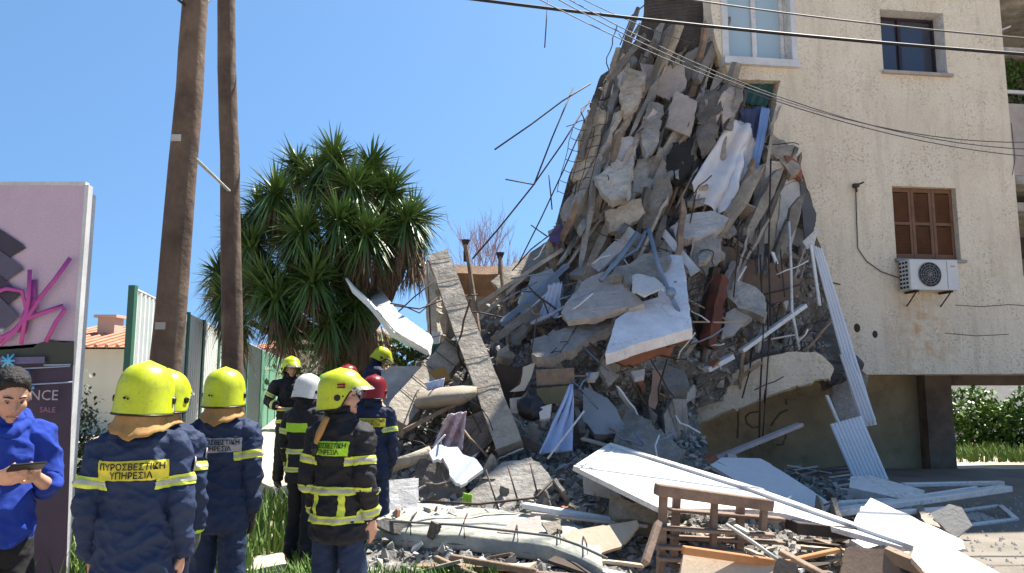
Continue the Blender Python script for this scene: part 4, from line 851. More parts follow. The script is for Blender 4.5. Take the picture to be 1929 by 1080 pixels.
bar('dark_post', (1345, 505, 11.0), (1320, 650, 10.9), .16, .12, wood_dark, 'dark timber standing left of the rust red post', 'post', rough_s=.02)
sl_('grey_shutter_box', [(1375, 520), (1425, 540), (1442, 560), (1440, 598), (1392, 580), (1368, 560)], 11.0, (-.3, -.8, .5), .18, concrete, 'grey crushed shutter box under the brown panel', 'box', jag=.02, rough_s=.03)
bar('white_rail', (1516, 576, 11.3), (1396, 662, 10.9), .11, .06, white_paint, 'long white rail lying diagonally over the right ledge of rubble', 'rail')
bar('white_rail', (1378, 672, 10.7), (1330, 698, 10.5), .13, .07, white_dirty, 'short white rail end stained red and lying low left of the long rail', 'rail')
bar('red_bit', (1352, 678, 10.55), (1338, 692, 10.5), .15, .03, brick_m, 'red stained brick bit on the short rail end', 'brick')
pipe('blue_grey_pole', [(1222, 432, 10.3), (1240, 500, 10.0), (1265, 560, 9.6), (1293, 616, 9.35)], .03, steel_blue, 'dark blue pole lying down across the biggest white slab', 'pole')
bm = bmesh.new(); c = P(1264, 551, 9.55); bmesh.ops.create_uvsphere(bm, u_segments=12, v_segments=8, radius=.07, matrix=Matrix.Translation(c)); tag(mk('pole_joint', bm, steel_blue, smooth=True), 'dark round joint on the blue pole over the white slab', 'pipe joint')
pipe('blue_grey_pole', [(1200, 440, 10.6), (1165, 490, 10.3), (1132, 528, 10.0)], .04, steel_blue, 'blue grey tube slanting left towards the pink slab', 'pole')
pipe('blue_grey_pole', [(1216, 436, 10.7), (1200, 470, 10.5), (1150, 500, 10.3)], .025, steel_blue, 'thin blue tube beside the tube slanting to the pink slab', 'pole')
for i, (a, b, w_, m_, l) in enumerate((((1068, 500, 11.0), (945, 610, 10.6), .12, steel_blue, 'upper blue grey rail running down left from the tower'), ((1050, 540, 10.8), (960, 620, 10.4), .09, white_dirty, 'pale rail under the upper blue grey rail'), ((1038, 560, 10.6), (930, 640, 10.3), .16, concrete, 'grey beam end lying below the pale rail'), ((1060, 470, 11.5), (900, 575, 11.3), .1, concrete_tan, 'tan beam running down to the neighbour building'), ((990, 520, 11.4), (905, 600, 11.4), .08, plaster_p, 'thin pale batten beside the tan beam'), ((1130, 545, 10.1), (1000, 610, 10.0), .07, steel_blue, 'thin blue rail left of the pink slab'))):
    bar('fallen_rail', a, b, w_, w_ * .6, m_, l, 'rail', rough_s=.012)
sl_('shaded_roof_slab', [(972, 492), (1042, 450), (1064, 462), (1020, 500), (940, 545), (925, 530)], 11.8, (-.35, -.6, .75), .12, concrete_tan, 'slanted greenish slab at the left foot of the tower', 'slab', jag=.03)
sl_('pale_wall_slab', [(1000, 520), (1040, 505), (1060, 540), (1040, 600), (990, 610), (975, 570)], 11.0, (-.3, -.8, .5), .1, M('grey_plaster', (.34, .35, .36), (.26, .27, .28), 2, grime=.3), 'grey plaster slab behind the blue grey rails', 'slab', jag=.03)
cloth('lilac_cloth', [(1034, 540), (1060, 530), (1050, 600), (1010, 605)], 10.3, cloth_blue, 'pale lilac rag hanging left of the pink slab', 'rag', .05, nx=10, ny=12, tear=.04)
# the two big cracked columns
def column_bm(a, b, w_, h_, seed):
    a = P(*a); b = P(*b); bm = bmesh.new(); d = b - a; B = basis(d, Vector((0, -1, .2))); n = int(d.length / .07); prev = None
    for i in range(n + 1):
        c = a.lerp(b, i / n) + B @ Vector((fbm((i * .2, seed, 0), .5) * .015, 0, 0)); cr = 1
        ring = []
        for x, y in ((-1, -1), (-.3, -1.02), (.3, -1.02), (1, -1), (1.02, 0), (1, 1), (0, 1), (-1, 1), (-1.02, 0)):
            k = .5 * cr * (1 + .06 * fbm((x * 3 + seed, y * 3, i * .25), 1)); ring.append(bm.verts.new(c + B @ Vector((x * w_ * k, y * h_ * k * (.88 if abs(x) == .3 else 1), fbm((x, y, i), .7) * .012))))
        if prev:
            for k in range(9): bm.faces.new((prev[k], prev[(k + 1) % 9], ring[(k + 1) % 9], ring[k]))
        else: bm.faces.new(ring[::-1])
        prev = ring
    bm.faces.new(prev); return bm, a, b, B
def stirrups(a, b, B, w_, h_, n, par, off, lo=.05, hi=.75):
    for i in range(n):
        t = lo + (hi - lo) * i / (n - 1); c = a.lerp(b, t) - off; w2 = w_ * .5 + .012; h2 = h_ * .5 + .012; bm = bmesh.new()
        tube_bm(bm, [c + B @ Vector((x * w2, y * h2, x * .03)) for x, y in ((-1, -1), (1, -1), (1, 1), (-1, 1), (-1, -1))], .005, 5); mk('stirrup', bm, steel_rust, par)
    for s in (-.55, .5):
        bm = bmesh.new(); tube_bm(bm, [a - off + (a - b) * .06 + B @ Vector((s * w_, -h_ * .5, 0))] + [a.lerp(b, t) - off + B @ Vector((s * w_ * .5 + .02 * math.sin(t * 9), -h_ * .5 - .012, 0)) for t in (.1, .3, .5, .7, .8)], .011, 6); mk('main_bar', bm, steel_rust, par)
for (a, b, w_, h_, lab, n) in (((828, 488, 10.6), (962, 850, 8.6), .30, .28, 'tall cracked concrete column with rusty hoops leaning across the left of the heap', 6), ((858, 660, 10.0), (738, 800, 8.9), .34, .26, 'second fallen concrete beam sloping down left behind the red helmet', 5)):
    bm, A_, B_, BB_ = column_bm(a, b, w_, h_, n); e = empty('fallen_column', B_, lab, 'column'); bmesh.ops.translate(bm, verts=bm.verts, vec=-B_); mk('shaft', bm, concrete_tan, e)
    stirrups(A_, B_, BB_, w_, h_, n, e, B_)
sl_('cracked_column_head', [(800, 498), (818, 490), (822, 560), (826, 640), (806, 640)], 11.6, (-.3, -1, 0), .2, concrete_tan, 'thin broken wall strip left of the tall cracked column', 'wall strip', jag=.03)
# slanted cream beam of the fallen facade
cb = sl_('slanted_facade_beam', [(1196, 775), (1245, 762), (1290, 752), (1340, 722), (1396, 694), (1452, 670), (1500, 662), (1548, 668), (1570, 694), (1562, 714), (1500, 726), (1430, 752), (1350, 782), (1282, 812), (1262, 800), (1200, 800)], 11.2, (-.38, -.9, .1), .26, stucco, 'long slanted cream stucco beam hanging in front of the dark opening', 'beam', jag=.02, rough_s=.015)
sl_('grey_hanging_slab', [(1270, 730), (1296, 735), (1284, 812), (1256, 800)], 10.4, (-.2, -1, .1), .06, M('green_grey', (.24, .235, .19), (.19, .185, .15), 3), 'greenish grey slab hanging over the left end of the cream beam', 'slab', jag=.01)
sl_('pink_hanging_tile', [(1229, 696), (1250, 698), (1241, 752), (1234, 772), (1222, 766)], 10.1, (-.1, -1, .2), .04, M('pink_plaster', (.43, .30, .25), (.36, .25, .2), 3), 'pink brick coloured tile standing left of the greenish slab', 'tile', jag=.01)
sl_('grey_fan_slab', [(1100, 730), (1142, 748), (1160, 768), (1184, 812), (1120, 818), (1096, 790)], 9.2, (-.1, -.75, .65), .1, M('grey_plaster', (0, 0, 0)), 'grey fan shaped slab with scored lines right of the pale blue sheet', 'slab', jag=.02)
cloth('pale_blue_sheet', [(1074, 726), (1080, 726), (1078, 850), (1012, 856)], 8.7, cloth_blue, 'pale blue cloth draped to a point beside a white stick', 'cloth', .05, nx=16, ny=24, Ys=(8.9, 8.9, 8.4, 8.4), ridges=2)
pipe('white_stick', [(1100, 775, 8.6), (1032, 864, 8.2)], .012, white_paint, 'thin white stick leaning on the pale blue cloth', 'stick')
sl_('concrete_wedge', [(1180, 770), (1225, 800), (1290, 850), (1262, 905), (1180, 868), (1160, 820)], 8.8, (-.1, -.7, .7), .2, concrete, 'grey concrete wedge between the beam and the white door', 'slab', jag=.03, rough_s=.03)
sl_('ribbed_slab', [(905, 905), (945, 872), (1000, 860), (1030, 890), (1040, 915), (1000, 945), (952, 968), (888, 955), (880, 930)], 7.9, (-.15, -.6, .8), .22, concrete, 'grey ribbed slab with cut grooves low in front of the tall column', 'floor slab', jag=.02, rough_s=.015)
for i in range(3): pipe('groove_bar', [(915 + 42 * i, 885 - 6 * i, 7.72), (940 + 36 * i, 962 - 16 * i, 7.5)], .009, steel_rust, ['left', 'middle', 'right'][i] + ' rusty bar laid across the grey ribbed slab', 'rebar')
sl_('torn_white_panel', [(808, 852), (822, 838), (862, 842), (872, 856), (898, 866), (910, 884), (868, 914), (846, 884), (834, 862), (816, 868)], 7.9, (.05, -.7, .7), .05, M('plaster_blue', (.6, .63, .68), (.55, .58, .63), 3, bump=.1), 'torn bluish white panel lying on dark bricks left of the ribbed slab', 'panel', jag=.02)
sl_('white_block', [(718, 906), (788, 900), (786, 958), (770, 972), (722, 978)], 7.6, (.05, -.75, .65), .12, plaster_w, 'square whitish concrete block beside the black jacket firefighter', 'block', jag=.015)
sl_('leaning_dark_block', [(790, 868), (850, 868), (880, 940), (870, 985), (800, 975), (778, 920)], 8.0, (0, -.9, .4), .3, concrete_dark, 'dark brick and mortar block behind the torn white panel', 'block', jag=.04, rough_s=.05)
pipe('round_pipe', [(736, 878, 8.3), (770, 868, 8.2), (812, 852, 8.2)], .07, concrete_tan, 'short round grey pipe left of the patterned cloth', 'pipe', n=12)
bm = bmesh.new(); loft(bm, [(P(x, y, Y), Vector((0, -.4, 0)) * s, Vector((0, 0, .12)) * s) for x, y, Y, s in ((775, 765, 9.4, .3), (790, 758, 9.3, .9), (830, 750, 9.1, 1.1), (870, 745, 9.0, 1), (898, 738, 9.0, .5))], 14)
tag(mk('beige_cushion', bm, M('beige_cloth', (.38, .32, .25), (.3, .25, .19), 4), smooth=True), 'long beige sofa cushion squeezed behind the tall column', 'cushion')
cloth('patterned_cloth', [(845, 782), (878, 776), (870, 850), (806, 858)], 8.5, M('pattern_cloth', (.55, .5, .55), (.34, .16, .19), 9, speck=(.6, .6, .72), spsc=14, spth=.55), 'pink and white patterned bundle of cloth below the beige cushion', 'cloth', .1, nx=16, ny=16, ridges=2)
bar('wooden_plank', (890, 745, 8.9), (760, 812, 8.7), .06, .05, wood, 'dark plank sloping under the beige cushion', 'plank')
tb = sl_('round_table_top', [(718, 700), (742, 690), (790, 690), (800, 712), (790, 760), (750, 790), (722, 760)], 9.8, (-.1, -.95, .3), .04, plaster_w, 'whitish tabletop standing on edge behind the red helmet', 'tabletop', jag=.004)
sl_('orange_board', [(806, 700), (838, 690), (850, 716), (812, 730)], 9.4, (0, -.9, .4), .03, M('ochre_wood', (.35, .19, .06), bump=.1), 'ochre board behind the second fallen beam', 'board', jag=.01)
cloth('blue_white_rag', [(800, 722), (838, 712), (834, 732), (806, 738)], 9.2, cloth_blue, 'pale blue rag on top of the beige cushion', 'rag', .03, nx=8, ny=6)
# long white awning beam in the yucca
sl_('white_fascia_beam', [(650, 520), (664, 522), (712, 538), (752, 590), (812, 632), (806, 660), (742, 622), (700, 570), (668, 540)], 11.2, (-.35, -.35, .87), .07, white_paint, 'long bright white beam thrown against the yucca', 'beam', jag=.004)
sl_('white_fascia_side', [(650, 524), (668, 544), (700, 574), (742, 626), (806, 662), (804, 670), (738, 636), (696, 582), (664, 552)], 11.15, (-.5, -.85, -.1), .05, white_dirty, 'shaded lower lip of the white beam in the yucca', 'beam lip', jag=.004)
sl_('white_bracket', [(780, 622), (830, 626), (826, 650), (806, 660), (780, 642)], 11.1, (0, -.9, .3), .05, white_paint, 'white metal bracket at the lower end of the beam by the yucca', 'bracket', jag=.01)
# rail with green netting
cloth('green_netting', [(812, 650), (862, 640), (850, 660), (812, 680)], 9.9, M('green_net', (.06, .15, .11), (.04, .1, .08), 4), 'green netting on top of the second fallen beam', 'netting', .04, nx=10, ny=8)
# standing poles with caps
for (pts, lab) in (([(877, 458, 11.6), (893, 560, 11.3), (905, 640, 11.0), (916, 715, 10.6)], 'taller thin pole with dark cap beside the tall cracked column'), ([(942, 482, 11.6), (950, 570, 11.3), (958, 655, 11.0)], 'shorter thin pole with dark cap in front of the beige neighbour wall')):
    o = empty('capped_pole', P(*pts[-1]), lab, 'pole'); bm = bmesh.new(); tube_bm(bm, [P(*p) - o.location for p in pts], .035, 8); mk('shaft', bm, wood, o)
    bm = bmesh.new(); t_ = P(*pts[0]) - o.location; bmesh.ops.create_cone(bm, cap_ends=True, segments=12, radius1=.035, radius2=.07, depth=.1, matrix=Matrix.Translation(t_)); bmesh.ops.create_cone(bm, cap_ends=True, segments=12, radius1=.03, radius2=.03, depth=.3, matrix=Matrix.Translation(t_ - Vector((0, 0, .15)))); mk('cap', bm, wood_dark, o)
# dark household things in the hollow
sl_('dark_cabinet', [(912, 690), (995, 688), (990, 762), (935, 768), (915, 735)], 9.6, (0, -1, .1), .4, wood_dark, 'dark cabinet crushed in the hollow right of the tall column', 'cabinet', jag=.02)
sl_('torn_paper', [(985, 692), (1008, 684), (1000, 712), (988, 736), (960, 738), (980, 724)], 9.1, (-.2, -.95, .1), .015, M('cream_paper', (.5, .46, .38), bump=.1), 'curled cream paper strip hanging on the dark cabinet', 'paper', jag=.01)
bar('shelf_board', (1010, 712, 9.3), (1082, 708, 9.3), .04, .2, wood, 'thin wooden shelf in the hollow right of the cabinet', 'shelf')
bar('shelf_board', (1012, 748, 9.2), (1072, 742, 9.2), .05, .2, M('khaki_board', (.2, .17, .09), bump=.1), 'khaki lower shelf under the thin wooden shelf', 'shelf')
bm = bmesh.new(); bmesh.ops.create_icosphere(bm, subdivisions=3, radius=.16, matrix=Matrix.Translation(P(1000, 770, 8.7)) @ Matrix.Diagonal((1, 1, .95, 1)))
for v in bm.verts: v.co += Vector((fbm(v.co, 7), fbm(v.co + Vector((3, 0, 0)), 7), fbm(v.co + Vector((0, 3, 0)), 7))) * .05
tag(mk('black_bag', bm, M('black_plastic', (.015, .015, .02), rough=.4, bump=.3), smooth=True), 'round black plastic bag left of the pale blue cloth', 'bag')
for (pl, Y, n, m_, l) in (([(960, 752), (985, 748), (980, 780), (962, 778)], 8.8, (0, -1, .2), plaster_p, 'small pale box beside the black bag'), ([(1014, 768), (1040, 762), (1038, 786), (1018, 790)], 8.6, (.1, -.9, .3), plaster_w, 'small white scrap right of the black bag'), ([(1104, 702), (1128, 700), (1122, 712), (1106, 712)], 9.3, (0, -.7, .7), plaster_w, 'bright scrap above the grey fan slab'), ([(1190, 700), (1214, 695), (1214, 708), (1196, 712)], 9.5, (0, -.7, .7), plaster_w, 'white scrap left of the pink tile'), ([(1230, 560 + 120), (1290, 700), (1300, 730), (1262, 740), (1236, 716)], 10.2, (0, -.6, .8), concrete, 'pale grey slab in front of the pink tile')):
    sl_('scrap_piece', pl, Y, n, .08, m_, l, 'scrap', jag=.012)
# --- rebar hanging in the air, left of the tower and from the beam
reb = [([(1112, 158, 12.3), (1060, 190, 12.1), (1000, 235, 11.8), (932, 282, 11.5)], 'long rebar arching left from the top shoulder of the tower'), ([(1110, 190, 12.2), (1060, 270, 12), (1004, 350, 11.7), (940, 430, 11.5), (890, 488, 11.4)], 'longest rebar slanting from the tower down to the capped poles'), ([(1080, 165, 12.2), (1040, 260, 12), (1006, 348, 11.7)], 'rebar joining the longest bar above the bare tree'), ([(952, 338, 11.7), (1006, 348, 11.7)], 'short bent rebar end sticking out left in the sky'), ([(1112, 205, 12), (1062, 320, 11.8), (1020, 410, 11.7), (975, 500, 11.5)], 'thin rebar close to the left flank of the tower'), ([(1120, 240, 12), (1090, 320, 11.8), (1082, 370, 11.7)], 'short rebar hugging the left flank'), ([(1034, 330, 11.7), (1040, 395, 11.7)], 'tiny upright rebar left of the ribbed slab'), ([(1042, 438, 11.6), (1000, 470, 11.5), (965, 510, 11.4)], 'rebar curving below the purple bundle'), ([(1000, 424, 11.6), (1030, 445, 11.6)], 'tiny rebar crossing beside the purple bundle'), ([(1216, 8, 12.8), (1190, 30, 12.7), (1168, 85, 12.6)], 'curved rebar at the top beside the end wall'), ([(1032, 0, 12.8), (1026, 90, 12.6)], 'vertical wire hanging in the sky left of the end wall'),
       ([(900, 445 + 110, 11.0), (850, 560, 10.8), (790, 582, 10.6), (742, 576, 10.4)], 'rebar bending left over the white beam'), ([(830, 520, 10.9), (780, 560, 10.6), (735, 602, 10.5)], 'rebar curl near the top of the tall column'), ([(825, 560, 10.8), (790, 590, 10.7), (758, 575, 10.6), (735, 572, 10.5)], 'second rebar curl beside the tall column'), ([(860, 650, 10.4), (800, 690, 10.1), (770, 700, 10)], 'rebar lying over the second fallen beam'), ([(955, 600, 10.8), (900, 588, 10.7), (850, 592, 10.6)], 'rebar crossing behind the tall column'), ([(805, 480, 11), (808, 560, 10.9), (812, 640, 10.8)], 'upright rebar left of the tall column'),
       ([(1470, 470, 11.3), (1478, 560, 11.2)], 'short wire below the cream hanging wall'), ([(1452, 300, 11.6), (1448, 480, 11.4), (1452, 620, 11.2), (1440, 760, 11.0)], 'long wire dropping from the hanging wall past the beam'), ([(1432, 480, 11.2), (1438, 620, 11.0), (1432, 740, 10.8), (1430, 840, 10.8)], 'longest wire hanging in front of the dark opening'), ([(1445, 560, 11.1), (1448, 660, 11), (1440, 780, 10.9), (1436, 835, 10.9)], 'second wire hanging in front of the dark opening'), ([(1498, 640, 11.1), (1495, 680, 11.1), (1486, 710, 11)], 'short curled wire over the cream beam'), ([(1508, 640, 11.2), (1514, 680, 11.1), (1502, 708, 11.1)], 'right curled wire over the cream beam'), ([(1418, 650, 11), (1412, 700, 10.9), (1398, 750, 10.8)], 'thin wire crossing the middle of the cream beam'), ([(1330, 200, 12), (1318, 330, 11.7), (1300, 420, 11.3)], 'wire dangling in the centre of the tower'), ([(1180, 220, 12), (1150, 330, 11.6), (1130, 400, 11.4)], 'wire along the left part of the tower'), ([(1392, 380, 11.5), (1390, 470, 11.3), (1382, 560, 11)], 'wire below the hanging sheet'), ([(1040, 905, 7.6), (1010, 938, 7.5), (900, 950, 7.3), (800, 945, 7.2)], 'long rusty bar low in front of the ribbed slab')]
for pts, lab in reb: pipe('hanging_rebar', pts, .014 if 'longest' in lab or 'long ' in lab else .011, steel_rust, lab, 'rebar', 'rebar and wires hanging from the collapse', n=6)
for pts, r_, lab in (([(1486, 418, 11.5), (1490, 500, 11.4), (1492, 585, 11.2), (1502, 640, 11.1)], .022, 'thin white pipe hanging over the right ledge'), ([(1490, 590, 11.2), (1500, 622, 11.1), (1505, 660, 11.1)], .014, 'lower bent end of the thin white pipe')):
    pipe('white_pipe', pts, r_, white_paint, lab, 'pipe')
bar('white_batten', (1528, 462, 11.8), (1544, 576, 11.7), .06, .03, white_paint, 'straight white batten left of the white shutter strip', 'batten')
bar('white_batten', (1455, 475, 11.6), (1475, 530, 11.5), .09, .03, white_dirty, 'short white batten under the cream hanging wall', 'batten')
bar('white_batten', (1405, 502, 11.3), (1388, 530, 11.2), .04, .03, white_paint, 'tiny white batten across the brown panel', 'batten')
sl_('white_corner_trim', [(1512, 455), (1536, 432), (1542, 430), (1534, 462), (1520, 470)], 11.9, (-.2, -1, 0), .04, white_paint, 'white corner trim at the top of the shutter strip', 'trim', jag=.003)
rr0 = random.Random(5)
ribw = M('roller_white', (.70, .72, .76), (.64, .66, .7), 2, rough=.5, bump=.05, grime=.15, gcol=(.4, .4, .4), vary=.03)
def ribbed(name, poly4, Y0, n, lab, cat, ribs, along=True):
    e_pts = [onplane(x, y, P(sum(p[0] for p in poly4) / 4, sum(p[1] for p in poly4) / 4, Y0), Vector(n).normalized()) for x, y in poly4]
    tl, tr_, br, bl_ = e_pts; nn = Vector(n).normalized(); bm = bmesh.new(); prev = None; K = ribs * 4
    for i in range(K + 1):
        s = i / K; off = nn * (.010 if (i % 4) in (1, 2) else -.002); t = tl.lerp(tr_, s) + off; b = bl_.lerp(br, s) + off; q = (bm.verts.new(t), bm.verts.new(b))
        if prev: bm.faces.new((prev[0], q[0], q[1], prev[1]))
        prev = q
    bmesh.ops.recalc_face_normals(bm, faces=bm.faces); bmesh.ops.solidify(bm, geom=bm.faces[:], thickness=.012); return tag(mk(name, bm, ribw), lab, cat)
ribbed('shutter_strip', [(1530, 462), (1549, 470), (1652, 800), (1622, 806)], 11.6, (-.25, -.95, .15), 'long narrow white roller shutter strip sliding down the torn edge', 'shutter', 4)
ribbed('shutter_strip', [(1582, 668), (1604, 674), (1650, 790), (1626, 800)], 11.3, (-.25, -.95, .15), 'shorter white shutter strip lying on the long narrow one', 'shutter', 4)
rs = ribbed('roller_shutter', [(1564, 800), (1622, 784), (1674, 904), (1612, 912)], 10.6, (-.1, -.93, .35), 'broad ribbed white roller shutter leaning over the ground floor opening', 'shutter', 9)
bar('white_batten', (1557, 745, 11.2), (1582, 802, 11.0), .06, .03, white_paint, 'white batten just above the broad ribbed shutter', 'batten')
bar('roof_batten', (1508, 800, 10.2), (1345, 866, 9.6), .12, .05, M('pale_wood', (.42, .37, .36), (.32, .27, .26), 4), 'pale wooden batten sticking out before the graffiti wall', 'batten')
bar('red_brick_end', (1342, 860, 9.5), (1325, 880, 9.4), .14, .12, brick_m, 'red brick at the lower end of the pale batten', 'brick', rough_s=.01)

for (px_, py_, Y_, w_, h_, nx_, ny_, lab_) in ((1095, 300, 11.6, 60, 120, 4, 7, 'bent mat of reinforcing mesh hanging on the left flank of the tower'), (1290, 560, 10.2, 70, 60, 5, 5, 'bent mat of reinforcing mesh sticking out right of the biggest white slab'), (1040, 640, 9.9, 70, 55, 5, 4, 'bent mat of reinforcing mesh over the dark hollow of the heap'), (1490, 640, 11.9, 90, 60, 6, 4, 'bent mat of reinforcing mesh along the torn slab edge by the facade')):
    bm = bmesh.new(); gp = lambda s_, t_: P(px_ + (s_ - .5) * w_ - (t_ - .5) * w_ * .5 + rr0.gauss(0, 1), py_ + (t_ - .5) * h_ + 6 * math.sin(s_ * 5), Y_ - .25 + .35 * math.sin(t_ * 2.5 + s_ * 2))
    for a_ in range(nx_): tube_bm(bm, [gp(a_ / (nx_ - 1), t_ / 6 + rr0.uniform(0, .05)) for t_ in range(7)], .006, 5)
    for b_ in range(ny_): tube_bm(bm, [gp(s_ / 6, b_ / (ny_ - 1)) for s_ in range(7)], .006, 5)
    tag(mk('reinforcing_mesh', bm, steel_rust), lab_, 'rebar mesh')
for i in range(60):     # thin bars and sticks tangled over the middle of the heap
    a = (rr0.uniform(930, 1520), rr0.uniform(470, 720)) if i < 40 else (rr0.uniform(760, 1280), rr0.uniform(760, 940)); ln_ = rr0.uniform(25, 80); an = rr0.uniform(-1.2, 1.2) + (1.57 if rr0.random() < .4 else 0); Y = lerp(11.0, 8.0, (a[1] - 470) / 470) - .2
    q = [(a[0] + ln_ * t * math.cos(an) + rr0.gauss(0, 2), a[1] + ln_ * t * math.sin(an) + rr0.gauss(0, 2), Y - .2 * t) for t in (0, .3, .6, 1)]
    col_ = i % 4; nm = ('rusty', 'blue grey', 'white', 'brown')[col_]
    pipe('loose_stick', q, (.008, .012, .01, .014)[col_], (steel_rust, steel_blue, white_dirty, wood)[col_], 'thin %s stick lying %s on the heap, %s' % (nm, 'steeply' if abs(math.sin(an)) > .7 else 'flat', ('behind the tall column', 'near the pink slab', 'near the biggest white slab', 'on the right ledge')[min(3, int((a[0] - 930) / 150))] if i < 40 else ('near the mattress' if a[1] > 860 else 'below the tall column' if a[0] < 1000 else 'above the white door')), 'stick', 'loose sticks over the heap', n=5)
# --- foreground
fd = empty('white_door', P(1300, 960, 7.2), 'large bright white door leaf lying tilted behind the pallet', 'door')
def child(o, par): o.parent = par; o.location = Vector(o.location) - par.location; return o
# door plane through three points
dA, dB, dC = P(1080, 878, 7.3), P(1146, 836, 8.3), P(1722, 1028, 6.35)
dn = (dB - dA).cross(dC - dA).normalized(); dn = dn if dn.z > 0 else -dn
def dplane(x, y, off=0): return onplane(x, y, dA + dn * off, dn)
def dpoly(poly, off, th, mat, name, par=fd):
    bm = bmesh.new(); f = [bm.verts.new(dplane(x, y, off)) for x, y in poly]; b = [bm.verts.new(v.co - dn * th) for v in f]; bm.faces.new(f); bm.faces.new(b[::-1])
    for i in range(len(f)): j = (i + 1) % len(f); bm.faces.new((f[i], f[j], b[j], b[i]))
    bmesh.ops.translate(bm, verts=bm.verts, vec=-fd.location); bmesh.ops.triangulate(bm, faces=bm.faces); return mk(name, bm, mat, par)
dpoly([(1080, 878), (1146, 836), (1400, 915), (1722, 1028), (1700, 1030), (1480, 968), (1420, 960), (1244, 958)], 0, .045, white_paint, 'leaf')
dpoly([(1146, 836), (1150, 834), (1404, 911), (1724, 1025), (1722, 1029), (1400, 916)], .03, .05, white_dirty, 'edge_trim')
dpoly([(1080, 878), (1146, 836), (1154, 838), (1092, 881)], .018, .02, white_dirty, 'end_trim')
dpoly([(1110, 880), (1151, 850), (1156, 852), (1116, 882)], .008, .01, white_dirty, 'moulding')
bar('metal_rail', (1096, 826, 8.5), (1440, 925, 7.9), .12, .03, M('grey_rail', (.3, .28, .25), (.24, .22, .2), 3, rough=.5, bump=.1), 'flat grey rail running along the far edge of the white door', 'rail')
# pallet
pal = empty('wooden_pallet', P(1340, 1060, 6.05), 'old brown wooden pallet standing on its side before the white door', 'pallet')
pal.location.z = 0; wp = M('pallet_wood', (.27, .19, .14), (.17, .115, .085), 5, bump=.4, grime=.2, vary=.1)
def pbar(a, b, w_, h_, name='board', m_=None):
    o = bar(name, a, b, w_, h_, m_ or wp, up=(0, -1, 0)); return child(o, pal)
pbar((1236, 922, 6.1), (1452, 952, 6.3), .09, .11); pbar((1240, 994, 6.06), (1455, 1008, 6.3), .025, .10); pbar((1240, 1030, 6.03), (1400, 1040, 6.2), .025, .09); pbar((1240, 1052, 6.0), (1380, 1062, 6.15), .025, .09)
pbar((1250, 925, 6.15), (1244, 1085, 6.1), .06, .09, 'stringer'); pbar((1346, 938, 6.25), (1342, 1060, 6.2), .05, .07, 'stringer'); pbar((1440, 950, 6.35), (1436, 1000, 6.3), .05, .07, 'stringer')
pbar((1240, 985, 5.95), (1215, 1062, 5.7), .05, .07, 'stringer')
for k, (y0_, y1_) in enumerate(((960, 978), (1012, 1022), (1064, 1070))): pbar((1262, y0_, 6.32), (1474, y1_, 6.55), .025, .11)
pbar((1275, 930, 6.4), (1268, 1070, 6.35), .06, .08, 'stringer'); pbar((1395, 945, 6.5), (1392, 1066, 6.42), .06, .08, 'stringer')
rb = random.Random(31)
for i in range(30):
    x = rb.uniform(1120, 1660) if i < 20 else rb.uniform(790, 1150); y = rb.uniform(1000, 1078) if i < 20 else rb.uniform(1052, 1085); Y = CAMZ * FPX / (y - 715) * (.93 if i < 20 else .96); L = rb.uniform(30, 85); a = rb.uniform(-.7, .7)
    m_ = (wood, beige_board, white_dirty, wood_brown, concrete_tan, wood_dark)[i % 6]
    bar('fallen_board', (x - L * math.cos(a), y - L * math.sin(a) * .6, Y * 1.02), (x + L * math.cos(a), y + L * math.sin(a) * .6, Y * .98), rb.choice((.05, .09, .16)), .025, m_, '%s %s board on the ground %s' % (('long', 'short')[L < 55], ('brown', 'beige', 'dirty white', 'dark brown', 'tan', 'blackish')[i % 6], ('under the pallet' if x < 1420 else 'right of the pallet') if i < 20 else 'before the mattress'), 'board', 'boards strewn on the ground', rough_s=.006)
# orange trimmed box
ob = sl_('orange_edged_box', [(1288, 1042), (1462, 1062), (1452, 1095), (1280, 1092)], 5.75, (0, -.8, .6), .12, beige_board, 'pale drawer front with an orange wooden edge at the bottom centre', 'drawer', jag=0)
bar('orange_rail', (1286, 1036, 5.72), (1468, 1062, 5.8), .05, .06, wood_orange, 'orange varnished wooden rail on the pale drawer', 'rail')
pipe('metal_bar', [(1368, 988, 6.0), (1425, 1026, 5.8), (1492, 1074, 5.55)], .014, M('galvanised', (0, 0, 0)), 'thin metal bar sticking up right of the pallet', 'bar')
bar('metal_bar', (1384, 990, 5.98), (1410, 1004, 5.9), .05, .02, M('galvanised', (0, 0, 0)), 'short flat metal tip beside the thin metal bar', 'bar')
sl_('black_tray', [(1466, 1052), (1500, 1062), (1512, 1095), (1452, 1095)], 5.5, (0, -.8, .6), .08, dark_m, 'dark grey plastic tray at the bottom edge right of the orange rail', 'tray', jag=.005)
# mattress
def sq(bm, rings, n=20, e=.45):
    R_ = []
    for c, ax, ay in rings:
        R_.append([bm.verts.new(Vector(c) + Vector(ax) * math.copysign(abs(math.cos(a)) ** e, math.cos(a)) + Vector(ay) * math.copysign(abs(math.sin(a)) ** e, math.sin(a))) for a in [2 * math.pi * k / n for k in range(n)]])
    for a, b in zip(R_, R_[1:]):
        for k in range(n): bm.faces.new((a[k], a[(k + 1) % n], b[(k + 1) % n], b[k]))
    bm.faces.new(R_[0][::-1]); bm.faces.new(R_[-1])
mb = bmesh.new()
prof = [(700, 1004, 7.1), (760, 1006, 7.0), (860, 1012, 6.9), (960, 1024, 6.8), (1040, 1034, 6.65), (1090, 1052, 6.4), (1142, 1078, 6.1)]
sq(mb, [(P(x, y, Y) + Vector((0, .35, .02)), Vector((.03, .42, .05)) * (1 if 0 < i < 6 else .93), Vector((0, .02, .10)) * (1 if 0 < i < 6 else .9)) for i, (x, y, Y) in enumerate(prof)], 20)
